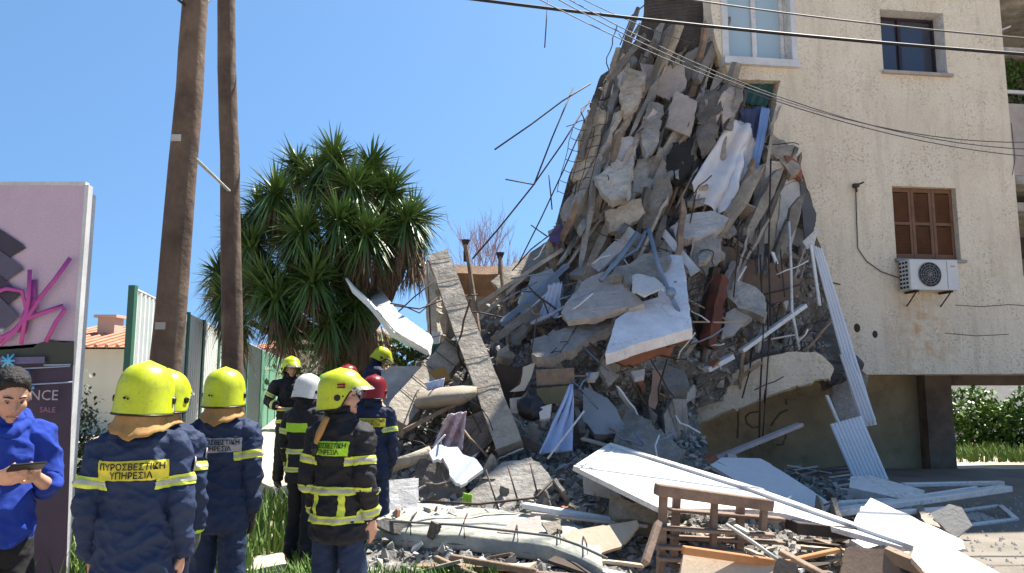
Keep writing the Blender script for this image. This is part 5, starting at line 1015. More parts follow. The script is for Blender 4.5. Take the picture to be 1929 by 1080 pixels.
bmesh.ops.subdivide_edges(mb, edges=mb.edges[:], cuts=3, use_grid_fill=True)
c0 = P(*prof[3]) + Vector((0, .35, .02))
for v in mb.verts:
    v.co += Vector((0, fbm(v.co, 3), fbm(v.co + Vector((4, 4, 4)), 3))) * .018
tag(mk('stained_mattress', mb, M('mattress', (.46, .44, .36), (.30, .31, .27), 3.5, rough=.9, bump=.4, bsc=10, grime=.5, gcol=(.17, .18, .2), gsc=3), smooth=True), 'dirty stained mattress lying along the grass in front of the heap', 'mattress')
bar('wood_batten', (850, 1050, 6.3), (1010, 1078, 6.1), .04, .05, wood, 'thin brown batten under the stained mattress', 'batten'); bar('wood_batten', (820, 1052, 6.35), (900, 1088, 6.0), .04, .05, wood, 'second brown batten under the left part of the mattress', 'batten')
mo = COL.objects['stained_mattress']
for dz, dy in ((.10, -.07), (-.065, -.07)):
    bm = bmesh.new(); tube_bm(bm, [P(x, y, Y) + Vector((0, dy, .02 + dz)) for x, y, Y in prof], .012, 6); o_ = mk('piping', bm, M('piping_grey', (.2, .2, .19), bump=.2), smooth=True); child_off = Vector(o_.location) - Vector(mo.location); o_.parent = mo; o_.location = child_off
for k, (x, y, Y) in enumerate(prof[1:6]):
    c = P(x + 14, y, Y); bm = bmesh.new(); tube_bm(bm, [c + Vector((0, .5, .12)), c + Vector((0, .1, .135)), c + Vector((0, -.06, .13)), c + Vector((.01, -.085, .02)), c + Vector((.01, -.06, -.07))], .007, 5); o_ = mk('strap', bm, steel_rust); child_off = Vector(o_.location) - Vector(mo.location); o_.parent = mo; o_.location = child_off
sl_('beige_sheet', [(936, 1002), (965, 980), (1018, 972), (1022, 1000), (1000, 1010)], 6.9, (0, -.5, .87), .02, plaster_p, 'beige board behind the middle of the mattress', 'board'); sl_('beige_sheet', [(1060, 1012), (1078, 998), (1200, 980), (1204, 990), (1170, 1030), (1120, 1046)], 6.6, (-.1, -.6, .8), .03, beige_board, 'beige fibre board between the mattress and the pallet', 'board', jag=.01)
sl_('brown_sheet', [(1020, 985), (1056, 980), (1060, 1000), (1034, 1010)], 6.8, (0, -.6, .8), .03, concrete_tan, 'small tan piece behind the right end of the mattress', 'board')
bar('white_trim', (986, 952, 7.4), (1180, 985, 7.0), .09, .05, white_dirty, 'white moulding lying in front of the grey ribbed slab', 'moulding'); bar('white_trim', (1000, 968, 7.2), (1220, 992, 6.8), .04, .03, plaster_p, 'thin cream moulding just below the white moulding', 'moulding')
sl_('white_leaning_sheet', [(1098, 888), (1150, 915), (1172, 938), (1152, 940), (1100, 930)], 7.6, (0, -.95, .3), .02, plaster_w, 'bluish white sheet under the left corner of the white door', 'sheet', jag=.006)
sl_('wood_block', [(1150, 935), (1240, 955), (1234, 985), (1160, 978)], 6.9, (0, -.8, .6), .25, concrete_tan, 'tan block under the white door', 'block', jag=.02, rough_s=.03)
cloth('lime_vest', [(872, 928), (890, 932), (888, 950), (870, 944)], 7.6, M('lime_cloth', (.35, .6, .05), (.3, .5, .05), 4, bump=.1), 'small lime green rag among the rubble', 'rag', .02, nx=6, ny=6)
# right foreground sheets
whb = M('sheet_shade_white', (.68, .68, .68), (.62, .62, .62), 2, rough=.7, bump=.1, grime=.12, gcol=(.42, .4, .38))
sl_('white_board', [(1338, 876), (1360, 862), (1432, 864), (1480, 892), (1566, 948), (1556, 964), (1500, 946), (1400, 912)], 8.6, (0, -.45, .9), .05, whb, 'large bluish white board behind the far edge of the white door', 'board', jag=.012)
sl_('white_board', [(1616, 966), (1640, 938), (1700, 965), (1814, 1018), (1818, 1034), (1780, 1040), (1690, 1028), (1608, 990)], 7.0, (.05, -.4, .92), .03, white_paint, 'bright white sheet lying on the ground right of the door end', 'board', jag=.01)
sl_('white_board', [(1602, 1004), (1700, 1030), (1712, 1046), (1600, 1030)], 6.6, (0, -.5, .9), .03, white_paint, 'narrow white sheet tucked below the end of the white door', 'board', jag=.01)
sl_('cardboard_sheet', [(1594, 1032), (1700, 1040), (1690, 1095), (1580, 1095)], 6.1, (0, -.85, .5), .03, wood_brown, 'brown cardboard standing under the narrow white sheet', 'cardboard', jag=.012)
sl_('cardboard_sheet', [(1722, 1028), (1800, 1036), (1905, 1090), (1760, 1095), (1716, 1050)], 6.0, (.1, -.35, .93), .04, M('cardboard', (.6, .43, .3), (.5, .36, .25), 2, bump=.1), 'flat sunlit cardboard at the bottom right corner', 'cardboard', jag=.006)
bar('brown_timber', (1668, 1042, 6.2), (1790, 1092, 5.9), .12, .1, wood_brown, 'dark brown timber between the two cardboard sheets', 'timber', rough_s=.01)
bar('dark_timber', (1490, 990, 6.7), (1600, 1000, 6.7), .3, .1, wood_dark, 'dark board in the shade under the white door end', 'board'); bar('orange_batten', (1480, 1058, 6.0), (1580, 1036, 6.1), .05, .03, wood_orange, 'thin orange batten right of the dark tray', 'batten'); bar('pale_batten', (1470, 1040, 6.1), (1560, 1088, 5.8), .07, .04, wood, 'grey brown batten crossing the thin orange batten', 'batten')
sl_('white_slab_box', [(1602, 898), (1640, 896), (1742, 924), (1736, 936), (1700, 940), (1600, 918)], 9.2, (0, -.35, .94), .14, white_paint, 'long white box lying below the broad roller shutter', 'box', jag=.002)
for a, b, w_, h_, l in (((1572, 966, 8.2), (1896, 920, 9.4), .16, .07, 'widest white window frame bar stretching right over the ground'), ((1700, 914, 9.6), (1888, 910, 9.9), .09, .05, 'upper white frame bar in the shade on the right'), ((1566, 950, 8.5), (1680, 944, 8.8), .1, .06, 'short white frame bar beside the far end of the door'), ((1720, 938, 9.0), (1840, 920, 9.5), .05, .05, 'thin grey frame bar between the two long white ones'), ((1690, 966, 8.2), (1800, 958, 8.5), .08, .05, 'cream frame bar in front of the grey cracked board')):
    bar('frame_bar', a, b, w_, h_, white_dirty if 'cream' in l or 'grey' in l else white_paint, l, 'frame bar', bev=.008)
sl_('grey_board', [(1750, 968), (1790, 950), (1812, 956), (1832, 990), (1800, 1012), (1782, 1000)], 7.9, (-.2, -.75, .6), .04, M('grey_card', (.38, .35, .31), (.3, .28, .25), 4), 'crumpled grey board left of the small window frame', 'board', jag=.012)
wf = empty('window_frame', G(1856, 975), 'small white window frame lying flat on the ground at the right', 'window frame')
fc = [G(x, y, .05) for x, y in ((1800, 966), (1884, 954), (1914, 980), (1822, 992))]
for i in range(4): child(bar('frame_side', fc[i], fc[(i + 1) % 4], .07, .05, white_paint), wf)
bm = bmesh.new(); bm.faces.new([bm.verts.new(p - wf.location) for p in fc]); mk('pane', bm, M('dirty_pane', (.16, .15, .15), rough=.3, bump=.05), wf)
bar('wall_debris', (1730, 962, 8.4), (1760, 1000, 7.6), .1, .1, concrete_tan, 'tan broken block left of the crumpled grey board', 'block', rough_s=.03)
rr_ = random.Random(77)
for i in range(26):     # blue-white splinters along the foot of the opening
    x = rr_.uniform(1480, 1630); y = rr_.uniform(880, 925); Y = P(0, 0, 1) and (CAMZ * FPX / (y - 715)) * .93
    a = rr_.uniform(-.5, .5); L = rr_.uniform(18, 45); bar('white_splinter', (x - L * math.cos(a), y - L * math.sin(a) * .5, Y), (x + L * math.cos(a), y + L * math.sin(a) * .5, Y + rr_.uniform(-.2, .3)), rr_.uniform(.03, .07), .02, [white_dirty, steel_blue, wood, plaster_p][i % 4], 'thin splinter of window frame on the heap at the foot of the opening', 'splinter', 'splinters at the foot of the opening')
# ================================================================ PEOPLE
skin_m = M('skin', (.52, .30, .21), (.44, .24, .17), 6, rough=.55, bump=.04, bsc=60, vary=0)
hair_m = M('dark_hair', (.018, .013, .011), (.012, .01, .009), 8, rough=.6, bump=.6, bsc=60, vary=0)
navy = M('navy_uniform', (.012, .020, .055), (.008, .015, .042), 3, rough=.75, bump=.7, bsc=7, vary=0)
navy2 = M('blue_uniform', (.017, .032, .082), (.011, .023, .062), 3, rough=.75, bump=.7, bsc=7, vary=0)
blackj = M('black_turnout', (.014, .014, .018), (.01, .01, .013), 3, rough=.75, bump=.4, bsc=9, vary=0)
hood_blue = M('royal_hoodie', (.012, .042, .30), (.01, .034, .24), 3, rough=.9, bump=.2, bsc=8, vary=0)
blackt = M('black_trousers', (.012, .012, .014), rough=.85, bump=.3, bsc=9, vary=0)
lime_h = M('lime_helmet', (.50, .56, .014), (.43, .50, .012), 5, rough=.34, bump=.05, spec=.45, vary=0, grime=.35, gcol=(.24, .27, .05), gsc=14, speck=(.12, .14, .04), spsc=50, spth=.68)
white_h = M('white_helmet', (.62, .61, .58), (.55, .54, .5), 5, rough=.35, bump=.03, vary=0, grime=.3, gcol=(.3, .28, .25), gsc=8)
red_h = M('red_helmet', (.22, .012, .016), (.17, .01, .013), 5, rough=.3, bump=.03, vary=0)
flap_m = M('tan_neck_flap', (.42, .23, .07), (.3, .16, .05), 6, rough=.7, bump=.2, vary=0); black_p = M('black_part', (.012, .012, .013), rough=.4, bump=.02, vary=0)
band_m = M('lime_band', (.62, .70, .08), (.55, .62, .06), 8, rough=.5, bump=.1, bsc=60, vary=0); silver_m = M('silver_tape', (.42, .43, .36), (.34, .35, .28), 10, rough=.35, bump=.05, vary=0)
patch_y = M('yellow_patch', (.62, .55, .05), (.55, .48, .04), 8, rough=.6, bump=.05, vary=0); patch_l = M('lime_patch', (.42, .75, .03), rough=.6, bump=.05, vary=0); patch_s = M('silver_patch', (.36, .38, .42), rough=.5, bump=.05, vary=0)
ink = M('patch_ink', (.02, .022, .03), bump=0, vary=0); boot_m = M('black_boot', (.02, .018, .016), rough=.5, bump=.2, vary=0)
glove_b = M('black_glove', (.018, .018, .02), rough=.7, bump=.3, vary=0); glove_l = M('grey_lime_glove', (.10, .11, .08), (.06, .07, .05), 12, rough=.7, bump=.3, vary=0)
def V(*a): return Vector(a)
def limb(bm, pts, rads, n=14, flat=1.0):
    pts = [Vector(p) for p in pts]; dense = []; rd = []
    for i in range(len(pts) - 1):
        for k in range(4): dense.append(pts[i].lerp(pts[i + 1], k / 4)); rd.append(rads[i] + (rads[i + 1] - rads[i]) * k / 4)
    dense.append(pts[-1]); rd.append(rads[-1])
    for _ in range(1):
        q = dense[:]
        for i in range(1, len(q) - 1): dense[i] = (q[i - 1] + q[i] * 2 + q[i + 1]) / 4
    rg_ = []
    for i, p in enumerate(dense):
        d = (dense[min(i + 1, len(dense) - 1)] - dense[max(0, i - 1)]).normalized(); B = basis(d, V(0, 1, .05)); rg_.append((p, B @ V(rd[i], 0, 0), B @ V(0, rd[i] * flat, 0)))
    loft(bm, rg_, n)
def ball(bm, c, r):
    bmesh.ops.create_uvsphere(bm, u_segments=16, v_segments=12, radius=1, matrix=Matrix.Translation(c) @ Matrix.Diagonal((*r, 1)))
def remesh(bm, vox, sm=3):
    me = bpy.data.meshes.new('tmp'); bmesh.ops.recalc_face_normals(bm, faces=bm.faces); bm.to_mesh(me); bm.free(); o = bpy.data.objects.new('tmp', me)
    m = o.modifiers.new('r', 'REMESH'); m.mode = 'VOXEL'; m.voxel_size = vox; m.use_smooth_shade = True
    if sm: s = o.modifiers.new('s', 'SMOOTH'); s.iterations = sm; s.factor = .5
    out = evaluate(o); bpy.data.meshes.remove(me)
    return out
def wrinkle(me, amp, sc, seed, zstretch=1.6):
    cs = [v.co.copy() for v in me.vertices]; ns = [v.normal.copy() for v in me.vertices]; out = []
    for p, nn_ in zip(cs, ns):
        k = noise.noise(Vector((p.x * sc + seed, p.y * sc, p.z * sc * zstretch))); k2 = noise.noise(Vector((p.x * sc * .6 + p.z * sc * .9, p.y * sc * 2.2 + seed, p.z * sc * .5))); k3 = 1 - abs(noise.noise(Vector((p.x * sc * 1.1 - p.z * sc * 1.5, p.y * sc + seed, p.z * sc * 1.2)))) * 3; k2 += .45 * max(k3, -.4)
        rdg = (1 - abs(k) * 2.2); k4 = 1 - abs(noise.noise(Vector((p.x * sc * 2.1 + p.z * sc * 1.3, p.y * sc * 1.6 - seed, p.z * sc * 2.6)))) * 4; out.extend(p + nn_ * amp * (rdg * .7 + k2 * .9 + (.35 if amp < .017 else .12) * max(k4, -.5)))
    me.vertices.foreach_set('co', out); me.update()
def hand(bm, W, d, n, side, curl, s=1.0, grow=0.0):
    d = d.normalized(); n = (n - d * n.dot(d)).normalized(); a = d.cross(n).normalized() * side   # a: towards the little finger
    L = .088 * s; rgs = []
    for t, w_, th in ((-.15, .026, .02), (.15, .034, .018), (.55, .042, .016), (.9, .041, .013), (1.02, .034, .009)):
        rgs.append((W + d * L * t, a * (w_ * s + grow), n * (th * s + grow)))
    loft(bm, rgs, 14)
    for i, (ln, off) in enumerate(((.072, -.031), (.082, -.0105), (.076, .0105), (.058, .031))):
        p = W + d * L * (.93 - abs(off) * 2.2) + a * off * s; dd = (d + a * off * 2.2).normalized(); pts = [p]; c = curl * (.8 + .15 * i)
        for k, f in enumerate((.45, .32, .27)):
            ang = c * (.35 + .45 * k); q = (dd * math.cos(ang) + n * math.sin(ang)).normalized(); p = p + q * ln * f * s; pts.append(p)
        limb(bm, pts, [.0098 * s + grow, .0092 * s + grow, .0084 * s + grow, .0072 * s + grow], 8)
    p = W + d * L * .22 - a * .026 * s; q = (d * .65 - a * .65 + n * .45).normalized(); q2 = (d * .85 - a * .15 + n * .5).normalized()
    limb(bm, [p, p + q * .036 * s, p + q * .036 * s + q2 * .032 * s, p + q * .036 * s + q2 * .056 * s], [.0135 * s + grow, .0115 * s + grow, .010 * s + grow, .0085 * s + grow], 8)
def head_bm(bm, H):
    """H: 4x4 of the head about the neck joint (0,0,1.52)"""
    t = bmesh.new()
    ball(t, (0, -.008, 1.668), (.076, .096, .100)); ball(t, (0, .028, 1.612), (.062, .068, .078)); ball(t, (0, .052, 1.566), (.040, .040, .030))
    for s in (-1, 1):
        ball(t, (s * .043, .046, 1.612), (.024, .03, .03)); ball(t, (s * .078, -.006, 1.63), (.011, .02, .033)); ball(t, (s * .03, .076, 1.668), (.026, .016, .011)); ball(t, (s * .012, .092, 1.603), (.009, .011, .008))
    limb(t, [(0, .084, 1.655), (0, .098, 1.628), (0, .108, 1.606)], [.009, .011, .0125], 8); ball(t, (0, .088, 1.577), (.025, .012, .007)); ball(t, (0, .086, 1.566), (.021, .012, .008)); ball(t, (0, .08, 1.545), (.02, .018, .014))
    bmesh.ops.transform(t, matrix=H, verts=t.verts); me = bpy.data.meshes.new('t'); t.to_mesh(me); t.free(); bm.from_mesh(me); bpy.data.meshes.remove(me)
def helmet(par, H, shell_m, vis, flag=False, number=None):
    n1, n2 = 40, 18; bm = bmesh.new(); cz = 1.665; top = .152; g = []
    def prof(th, t):
        f = math.cos(th)                                   # 1 at the front, -1 at the back
        rim = .028 if f > .55 else (-.035 if f > .1 else -.105)
        k = (f - .1) / .45; rim = .028 if f > .55 else (-.095 + .123 * max(0, min(1, k)) ** 1.0 if f > .1 else -.095 - .012 * max(0, -f))
        z = top + (rim - top) * t ** .82 if t < 1 else rim; zz = max(0, z) / top; r = max(0, 1 - zz ** 2.35) ** (1 / 2.35); r *= 1 + (.05 * (-z / .1) if z < 0 else 0)
        ry = .158 if f > 0 else .150; x = math.sin(th) * .128 * r; y = f * ry * r
        if f > .4: y += .045 * max(0, 1 - abs(z - rim) / .06) * (f - .4) / .6
        z += .006 * math.exp(-(x / .018) ** 2) * (1 if z > .02 else 0) * r ** .1
        return V(x * 1.0, y * .96 - .004, cz + z)
    apex = bm.verts.new((0, -.004, cz + top + .01))
    for i in range(n1):
        th = 2 * math.pi * i / n1; g.append([bm.verts.new(prof(th, (j + 1) / n2)) for j in range(n2)])
    for i in range(n1):
        a, b = g[i], g[(i + 1) % n1]; bm.faces.new((apex, a[0], b[0]))
        for j in range(n2 - 1): bm.faces.new((a[j], a[j + 1], b[j + 1], b[j]))
    bmesh.ops.recalc_face_normals(bm, faces=bm.faces); bmesh.ops.solidify(bm, geom=bm.faces[:], thickness=.007); bmesh.ops.transform(bm, matrix=H, verts=bm.verts)
    hm = mk('helmet', bm, shell_m, par, smooth=True)
    bm = bmesh.new(); rim = [H @ (prof(2 * math.pi * i / n1, 1) + V(0, 0, -.002)) for i in range(n1 + 1)]; tube_bm(bm, rim, .0055, 6); mk('rim_trim', bm, black_p, hm, smooth=True)
    for s in (-1, 1):
        bm = bmesh.new(); bmesh.ops.create_cone(bm, cap_ends=True, segments=20, radius1=.021, radius2=.016, depth=.012, matrix=H @ (Matrix.Translation((s * .134, -.005, cz - .028)) @ Matrix.Rotation(R(90 * s), 4, 'Y'))); mk('side_knob', bm, black_p, hm)
    for (x, y, z, r) in ((-.052, -.148, -.03, .007), (-.036, -.151, -.034, .005), (.125, .03, -.02, .006)):
        bm = bmesh.new(); bmesh.ops.create_icosphere(bm, subdivisions=2, radius=r, matrix=H @ Matrix.Translation((x, y, cz + z))); mk('rivet', bm, black_p, hm)
    if flag:
        for k, w_ in enumerate((.05, .05)):
            bm = bmesh.new(); box_bm(bm, V(.121, .02, cz + .052 - k * .017), (.012, w_, .011), Matrix.Rotation(R(-18), 3, 'Y')); bmesh.ops.transform(bm, matrix=H, verts=bm.verts); mk('red_sticker', bm, red_h, hm)
    if vis:
        bm = bmesh.new(); pr_ = None
        for i in range(13):
            th = R(-60 + 10 * i); p = prof(th, 1); q = (bm.verts.new(H @ (p + V(0, -.004, .01))), bm.verts.new(H @ (p + V(math.sin(th) * .012, .022 * math.cos(th), -.012))))
            if pr_: bm.faces.new((pr_[0], q[0], q[1], pr_[1]))
            pr_ = q
        bmesh.ops.solidify(bm, geom=bm.faces[:], thickness=.004); mk('visor_edge', bm, silver_m, hm)
    return hm
def cut(me, planes, keep=None, off=.004):
    bm = bmesh.new(); bm.from_mesh(me)
    for p, n in planes:
        bmesh.ops.bisect_plane(bm, geom=bm.verts[:] + bm.edges[:] + bm.faces[:], plane_co=p, plane_no=n, clear_outer=True)
    if keep:
        bmesh.ops.delete(bm, geom=[f for f in bm.faces if not keep(f.calc_center_median(), f.normal)], context='FACES')
    bm.normal_update()
    for v in bm.verts: v.co += v.normal * off
    for f in bm.faces: f.smooth = True
    return bm
PN = [0]
def person(px, Y, z0, yaw, scale, label, jm, tm_, shell=None, head=(0, 0), arms='down', vox=.008, patch=None, bands='sleeve', gloves=None, flap=True, tilt=0, pxy=900, lean=0, text=True, flag=False, hood=False, leg=0):
    PN[0] += 1; sd_ = PN[0] * 3.7
    loc_ = P(px, pxy, Y); e = empty('person', (loc_.x, Y, z0), label, 'person', 'people at the rescue', R(yaw)); e.scale = (scale,) * 3
    H = Matrix.Translation((0, 0, 1.5)) @ Matrix.Rotation(R(head[0]), 4, 'Z') @ Matrix.Rotation(R(-head[1]), 4, 'X') @ Matrix.Rotation(R(tilt), 4, 'Y') @ Matrix.Translation((0, 0, -1.5))
    if isinstance(arms, str):
        arms = {'down': [((-.160, 0, 1.42), (-.198, -.03, 1.15), (-.196, .06, .90)), ((.160, 0, 1.42), (.198, -.03, 1.15), (.196, .06, .90))],
                'phone': [((-.165, 0, 1.42), (-.225, .0, 1.15), (-.085, .23, 1.235)), ((.165, 0, 1.42), (.225, .0, 1.15), (.09, .23, 1.235))],
                'reach': [((-.185, 0, 1.42), (-.26, .05, 1.18), (-.2, .28, 1.12)), ((.185, 0, 1.42), (.27, .18, 1.27), (.24, .45, 1.3))],
                'hips': [((-.185, 0, 1.42), (-.33, -.08, 1.2), (-.2, .08, 1.04)), ((.185, 0, 1.42), (.3, -.02, 1.18), (.2, .22, 1.12))]}[arms]
    Ln = Matrix.Translation((0, 0, .95)) @ Matrix.Rotation(R(-lean), 4, 'X') @ Matrix.Translation((0, 0, -.95)); A = [[Ln @ V(*p) for p in a] for a in arms]; H = Ln @ H
    st = leg; legs = [[V(-.082, 0, .93), V(-.105, .03 + st, .50), V(-.12, -.0 + st * .4, .09)], [V(.082, 0, .93), V(.105, .03 - st, .50), V(.12, -.02 - st * 1.4, .09)]]
    # body: one continuous surface
    bm = bmesh.new(); tor = [(.88, .13, .09), (.98, .14, .10), (1.1, .125, .09), (1.25, .15, .10), (1.38, .155, .10), (1.45, .11, .08), (1.49, .06, .06)]
    loft(bm, [(Ln @ V(0, 0, z), Ln.to_3x3() @ V(a, 0, 0), Ln.to_3x3() @ V(0, b, 0)) for z, a, b in tor], 18)
    limb(bm, [Ln @ V(0, -.012, 1.44), Ln @ V(0, -.002, 1.50), H @ V(0, -.004, 1.60)], [.062, .056, .054])
    head_bm(bm, H)
    for i, (s, a) in enumerate(zip((-1, 1), A)):
        limb(bm, [Ln @ V(s * .12, 0, 1.42), a[0], a[1], a[2]], [.06, .052, .04, .027])
        d = (a[2] - a[1]).normalized(); n_ = V(0, 1, .3) if arms and a[2].z < 1.05 else V(0, -.3, 1); curl = .5
        if hood: d = (d + V(-s * .2, .8, .15)).normalized(); n_ = V(-s * .8, -.1, .6); curl = 1.0
        elif a[2].z < 1.0: n_ = V(-s, .1, 0); d = (d + V(0, .05, -.35)).normalized()
        hand(bm, a[2] + (a[2] - a[1]).normalized() * .012, d, n_, s * (1 if n_.dot(V(-s, 0, 0)) > .5 else -1), curl)
    for l in legs:
        limb(bm, [V(l[0].x * .8, 0, .96), l[0] - V(0, 0, .05), l[1], l[2]], [.075, .078, .052, .036]); limb(bm, [l[2] - V(0, .01, .03), l[2] + V(0, .1, -.055), l[2] + V(0, .17, -.062)], [.036, .03, .022])
    me = remesh(bm, vox * .8, 2); link('body', me, skin_m, e)
    # eyes
    if head[1] or abs(head[0]) > 20 or yaw > 90:
        for s in (-1, 1):
            bm = bmesh.new(); bmesh.ops.create_uvsphere(bm, u_segments=12, v_segments=8, radius=.0115, matrix=H @ Matrix.Translation((s * .031, .0765, 1.649)) @ Matrix.Diagonal((1, 1, .62, 1))); mk('eye', bm, M('eye_white', (.25, .23, .21), rough=.3, bump=0), e, smooth=True)
            bm = bmesh.new(); bmesh.ops.create_uvsphere(bm, u_segments=10, v_segments=6, radius=.0065, matrix=H @ Matrix.Translation((s * .031, .0845, 1.646)) @ Matrix.Diagonal((1, 1, .8, 1))); mk('iris', bm, black_p, e, smooth=True)
            bm = bmesh.new(); limb(bm, [H @ V(s * .012, .094, 1.672), H @ V(s * .032, .092, 1.679), H @ V(s * .052, .078, 1.672)], [.0025, .0038, .002], 6); mk('eyebrow', bm, hair_m, e, smooth=True)
        bm = bmesh.new(); limb(bm, [H @ V(-.026, .092, 1.572), H @ V(0, .1, 1.5735), H @ V(.026, .092, 1.572)], [.003, .0045, .003], 6); mk('lips', bm, M('lips', (.35, .14, .11), bump=0), e, smooth=True)
    # trousers
    bm = bmesh.new(); loft(bm, [(V(0, 0, z), V(a, 0, 0), V(0, b, 0)) for z, a, b in ((.80, .14, .09), (.88, .145, .10), (.98, .14, .10), (1.04, .135, .10))], 20)
    for l in legs: limb(bm, [l[0] + V(0, 0, -.02), l[0].lerp(l[1], .5), l[1], l[1].lerp(l[2], .6), l[2] + V(0, 0, .0)], [.080, .084, .080, .076, .075])
    me = remesh(bm, vox * 1.3, 3); wrinkle(me, .008, 8, sd_, 1.2); tr_ = link('trousers', me, tm_, e)
    for l in legs:
        bm = bmesh.new(); limb(bm, [l[2] + V(0, -.01, .14), l[2] + V(0, -.01, .0), l[2] + V(0, -.005, -.05)], [.062, .055, .052]); limb(bm, [l[2] + V(0, -.02, -.045), l[2] + V(0, .09, -.045), l[2] + V(0, .18, -.05)], [.046, .05, .034]); me = remesh(bm, vox * 1.2, 2); link('boot', me, boot_m, e)
    # jacket
    bm = bmesh.new(); hem = .78 if not hood else .90
    rgs = [(hem, .172, .142), (hem + .03, .175, .144), (.98, .163, .130), (1.10, .155, .124), (1.22, .163, .126), (1.33, .170, .126), (1.40, .162, .118), (1.45, .150, .108), (1.49, .092, .085), (1.535, .076, .078)]
    if hood: rgs = [(hem, .150, .112), (hem + .06, .168, .125)] + [(z, a * .93, b * .95) for z, a, b in rgs[3:]]
    L3 = Ln.to_3x3()
    loft(bm, [(Ln @ V(0, -.012 if z > 1.3 else 0, z), L3 @ V(a, 0, 0), L3 @ V(0, b, 0)) for z, a, b in rgs], 24)
    for s, a in zip((-1, 1), A):
        if hood: mid = a[1].lerp(a[2], .35); limb(bm, [Ln @ V(s * .1, 0, 1.41), a[0] + V(s * .0, 0, -.01), a[0].lerp(a[1], .5), a[1], mid], [.075, .074, .066, .062, .052])
        else: limb(bm, [Ln @ V(s * .1, 0, 1.41), a[0] + V(s * .0, 0, -.01), a[0].lerp(a[1], .5), a[1], a[1].lerp(a[2], .55), a[2]], [.076, .072, .064, .059, .055, .050])
    if hood:
        limb(bm, [V(-.085, .04, 1.475), V(-.10, -.05, 1.52), V(0, -.12, 1.525), V(.10, -.05, 1.52), V(.085, .04, 1.475)], [.018, .026, .036, .026, .018]); limb(bm, [V(-.085, .04, 1.475), V(0, .10, 1.44), V(.085, .04, 1.475)], [.022, .024, .022])
    jme = remesh(bm, vox, 3); wrinkle(jme, .016 if not hood else .018, 7, sd_); jk = link('jacket' if not hood else 'hoodie', jme, jm, e)
    if gloves:
        for s, a in zip((-1, 1), A):
            bm = bmesh.new(); d = (a[2] - a[1]).normalized(); d2 = (d + V(0, .05, -.35)).normalized() if a[2].z < 1.0 else d
            n_ = V(-s, .1, 0) if a[2].z < 1.0 else V(0, -.3, 1); hand(bm, a[2] + d * .012, d2, n_, s * (1 if n_.dot(V(-s, 0, 0)) > .5 else -1), .5, 1.0, .004); limb(bm, [a[2] - d * .05, a[2] + d * .03], [.045, .036])
            me = remesh(bm, .0055, 1); gl_ = link('glove', me, gloves, e)
            if gloves is glove_l: bm = bmesh.new(); limb(bm, [a[2] - d * .03, a[2] + d * .02], [.052, .046]); mk('cuff', bm, patch_l, gl_, smooth=True)
    inv = lambda d: d.normalized()
    def band(c, d, hw, keep, silver=True, off=.004):
        b_ = cut(jme, [(c + d * hw, d), (c - d * hw, -d)], keep, off)
        if not len(b_.faces): b_.free(); return
        o = mk('reflective_band', b_, band_m, jk, smooth=True)
        if silver:
            b2 = cut(jme, [(c + d * hw * .38, d), (c - d * hw * .38, -d)], keep, off + .0025)
            if len(b2.faces): mk('silver_stripe', b2, silver_m, o, smooth=True)
    if bands:
        for s, a in zip((-1, 1), A):
            d = (a[1] - a[0]).normalized(); c = a[0].lerp(a[1], .62); band(c, d, .026, lambda q, n, c=c, s=s: (q - c).length < .125 and q.x * s > (c.x * s - .085))
            if bands == 'full':
                d = (a[2] - a[1]).normalized(); c = a[1].lerp(a[2], .78); band(c, d, .026, lambda q, n, c=c: (q - c).length < .10)
        if bands == 'full':
            tors = lambda q, n: abs(q.x) < .2 and min((q - A[0][1]).length, (q - A[1][1]).length, (q - A[0][2]).length, (q - A[1][2]).length) > .09 if True else 0
            armd = lambda q: min(min(((q - (a[1].lerp(a[2], t))).length for t in (0, .25, .5, .75, 1))) for a in A)
            ok = lambda q, n: armd(q) > .074
            band(Ln @ V(0, 0, 1.075), L3 @ V(0, 0, 1), .024, ok); band(Ln @ V(0, 0, .905), L3 @ V(0, 0, 1), .024, ok)
            for sx in (.09, -.09): 
                b_ = cut(jme, [(V(sx + .019, 0, 0), V(1, 0, 0)), (V(sx - .019, 0, 0), V(-1, 0, 0)), (V(0, 0, 1.05), V(0, 0, 1)), (V(0, 0, .93), V(0, 0, -1)), (V(0, 0, 0), V(0, 1, 0))], None, .004)
                if len(b_.faces): mk('reflective_band', b_, band_m, jk, smooth=True)
    if patch:
        pm, zc, hw, hh = patch; Li = Ln.inverted()
        b_ = cut(jme, [(V(hw, 0, 0), V(1, 0, 0)), (V(-hw, 0, 0), V(-1, 0, 0)), (Ln @ V(0, 0, zc + hh), L3 @ V(0, 0, 1)), (Ln @ V(0, 0, zc - hh), L3 @ V(0, 0, -1)), (V(0, 0, 0), V(0, 1, 0))], lambda q, n: n.y < -.1, .005)
        po = mk('back_patch', b_, pm, jk, smooth=True)
        if text:
            tree_ = BVHTree.FromPolygons([v.co[:] for v in jme.vertices], [p.vertices[:] for p in jme.polygons]); tb = text_bm('ΠΥΡΟΣΒΕΣΤΙΚΗ\nΥΠΗΡΕΣΙΑ', 1, .022); xs = [v.co.x for v in tb.verts]; ys = [v.co.y for v in tb.verts]
            cx_, cy_ = (min(xs) + max(xs)) / 2, (min(ys) + max(ys)) / 2; sx = hw * 1.86 / (max(xs) - min(xs)); sy = hh * 1.62 / (max(ys) - min(ys))
            bmesh.ops.triangulate(tb, faces=tb.faces); eds = [q for q in tb.edges if q.calc_length() > .35]; 
            if eds: bmesh.ops.subdivide_edges(tb, edges=eds, cuts=2); bmesh.ops.triangulate(tb, faces=tb.faces)
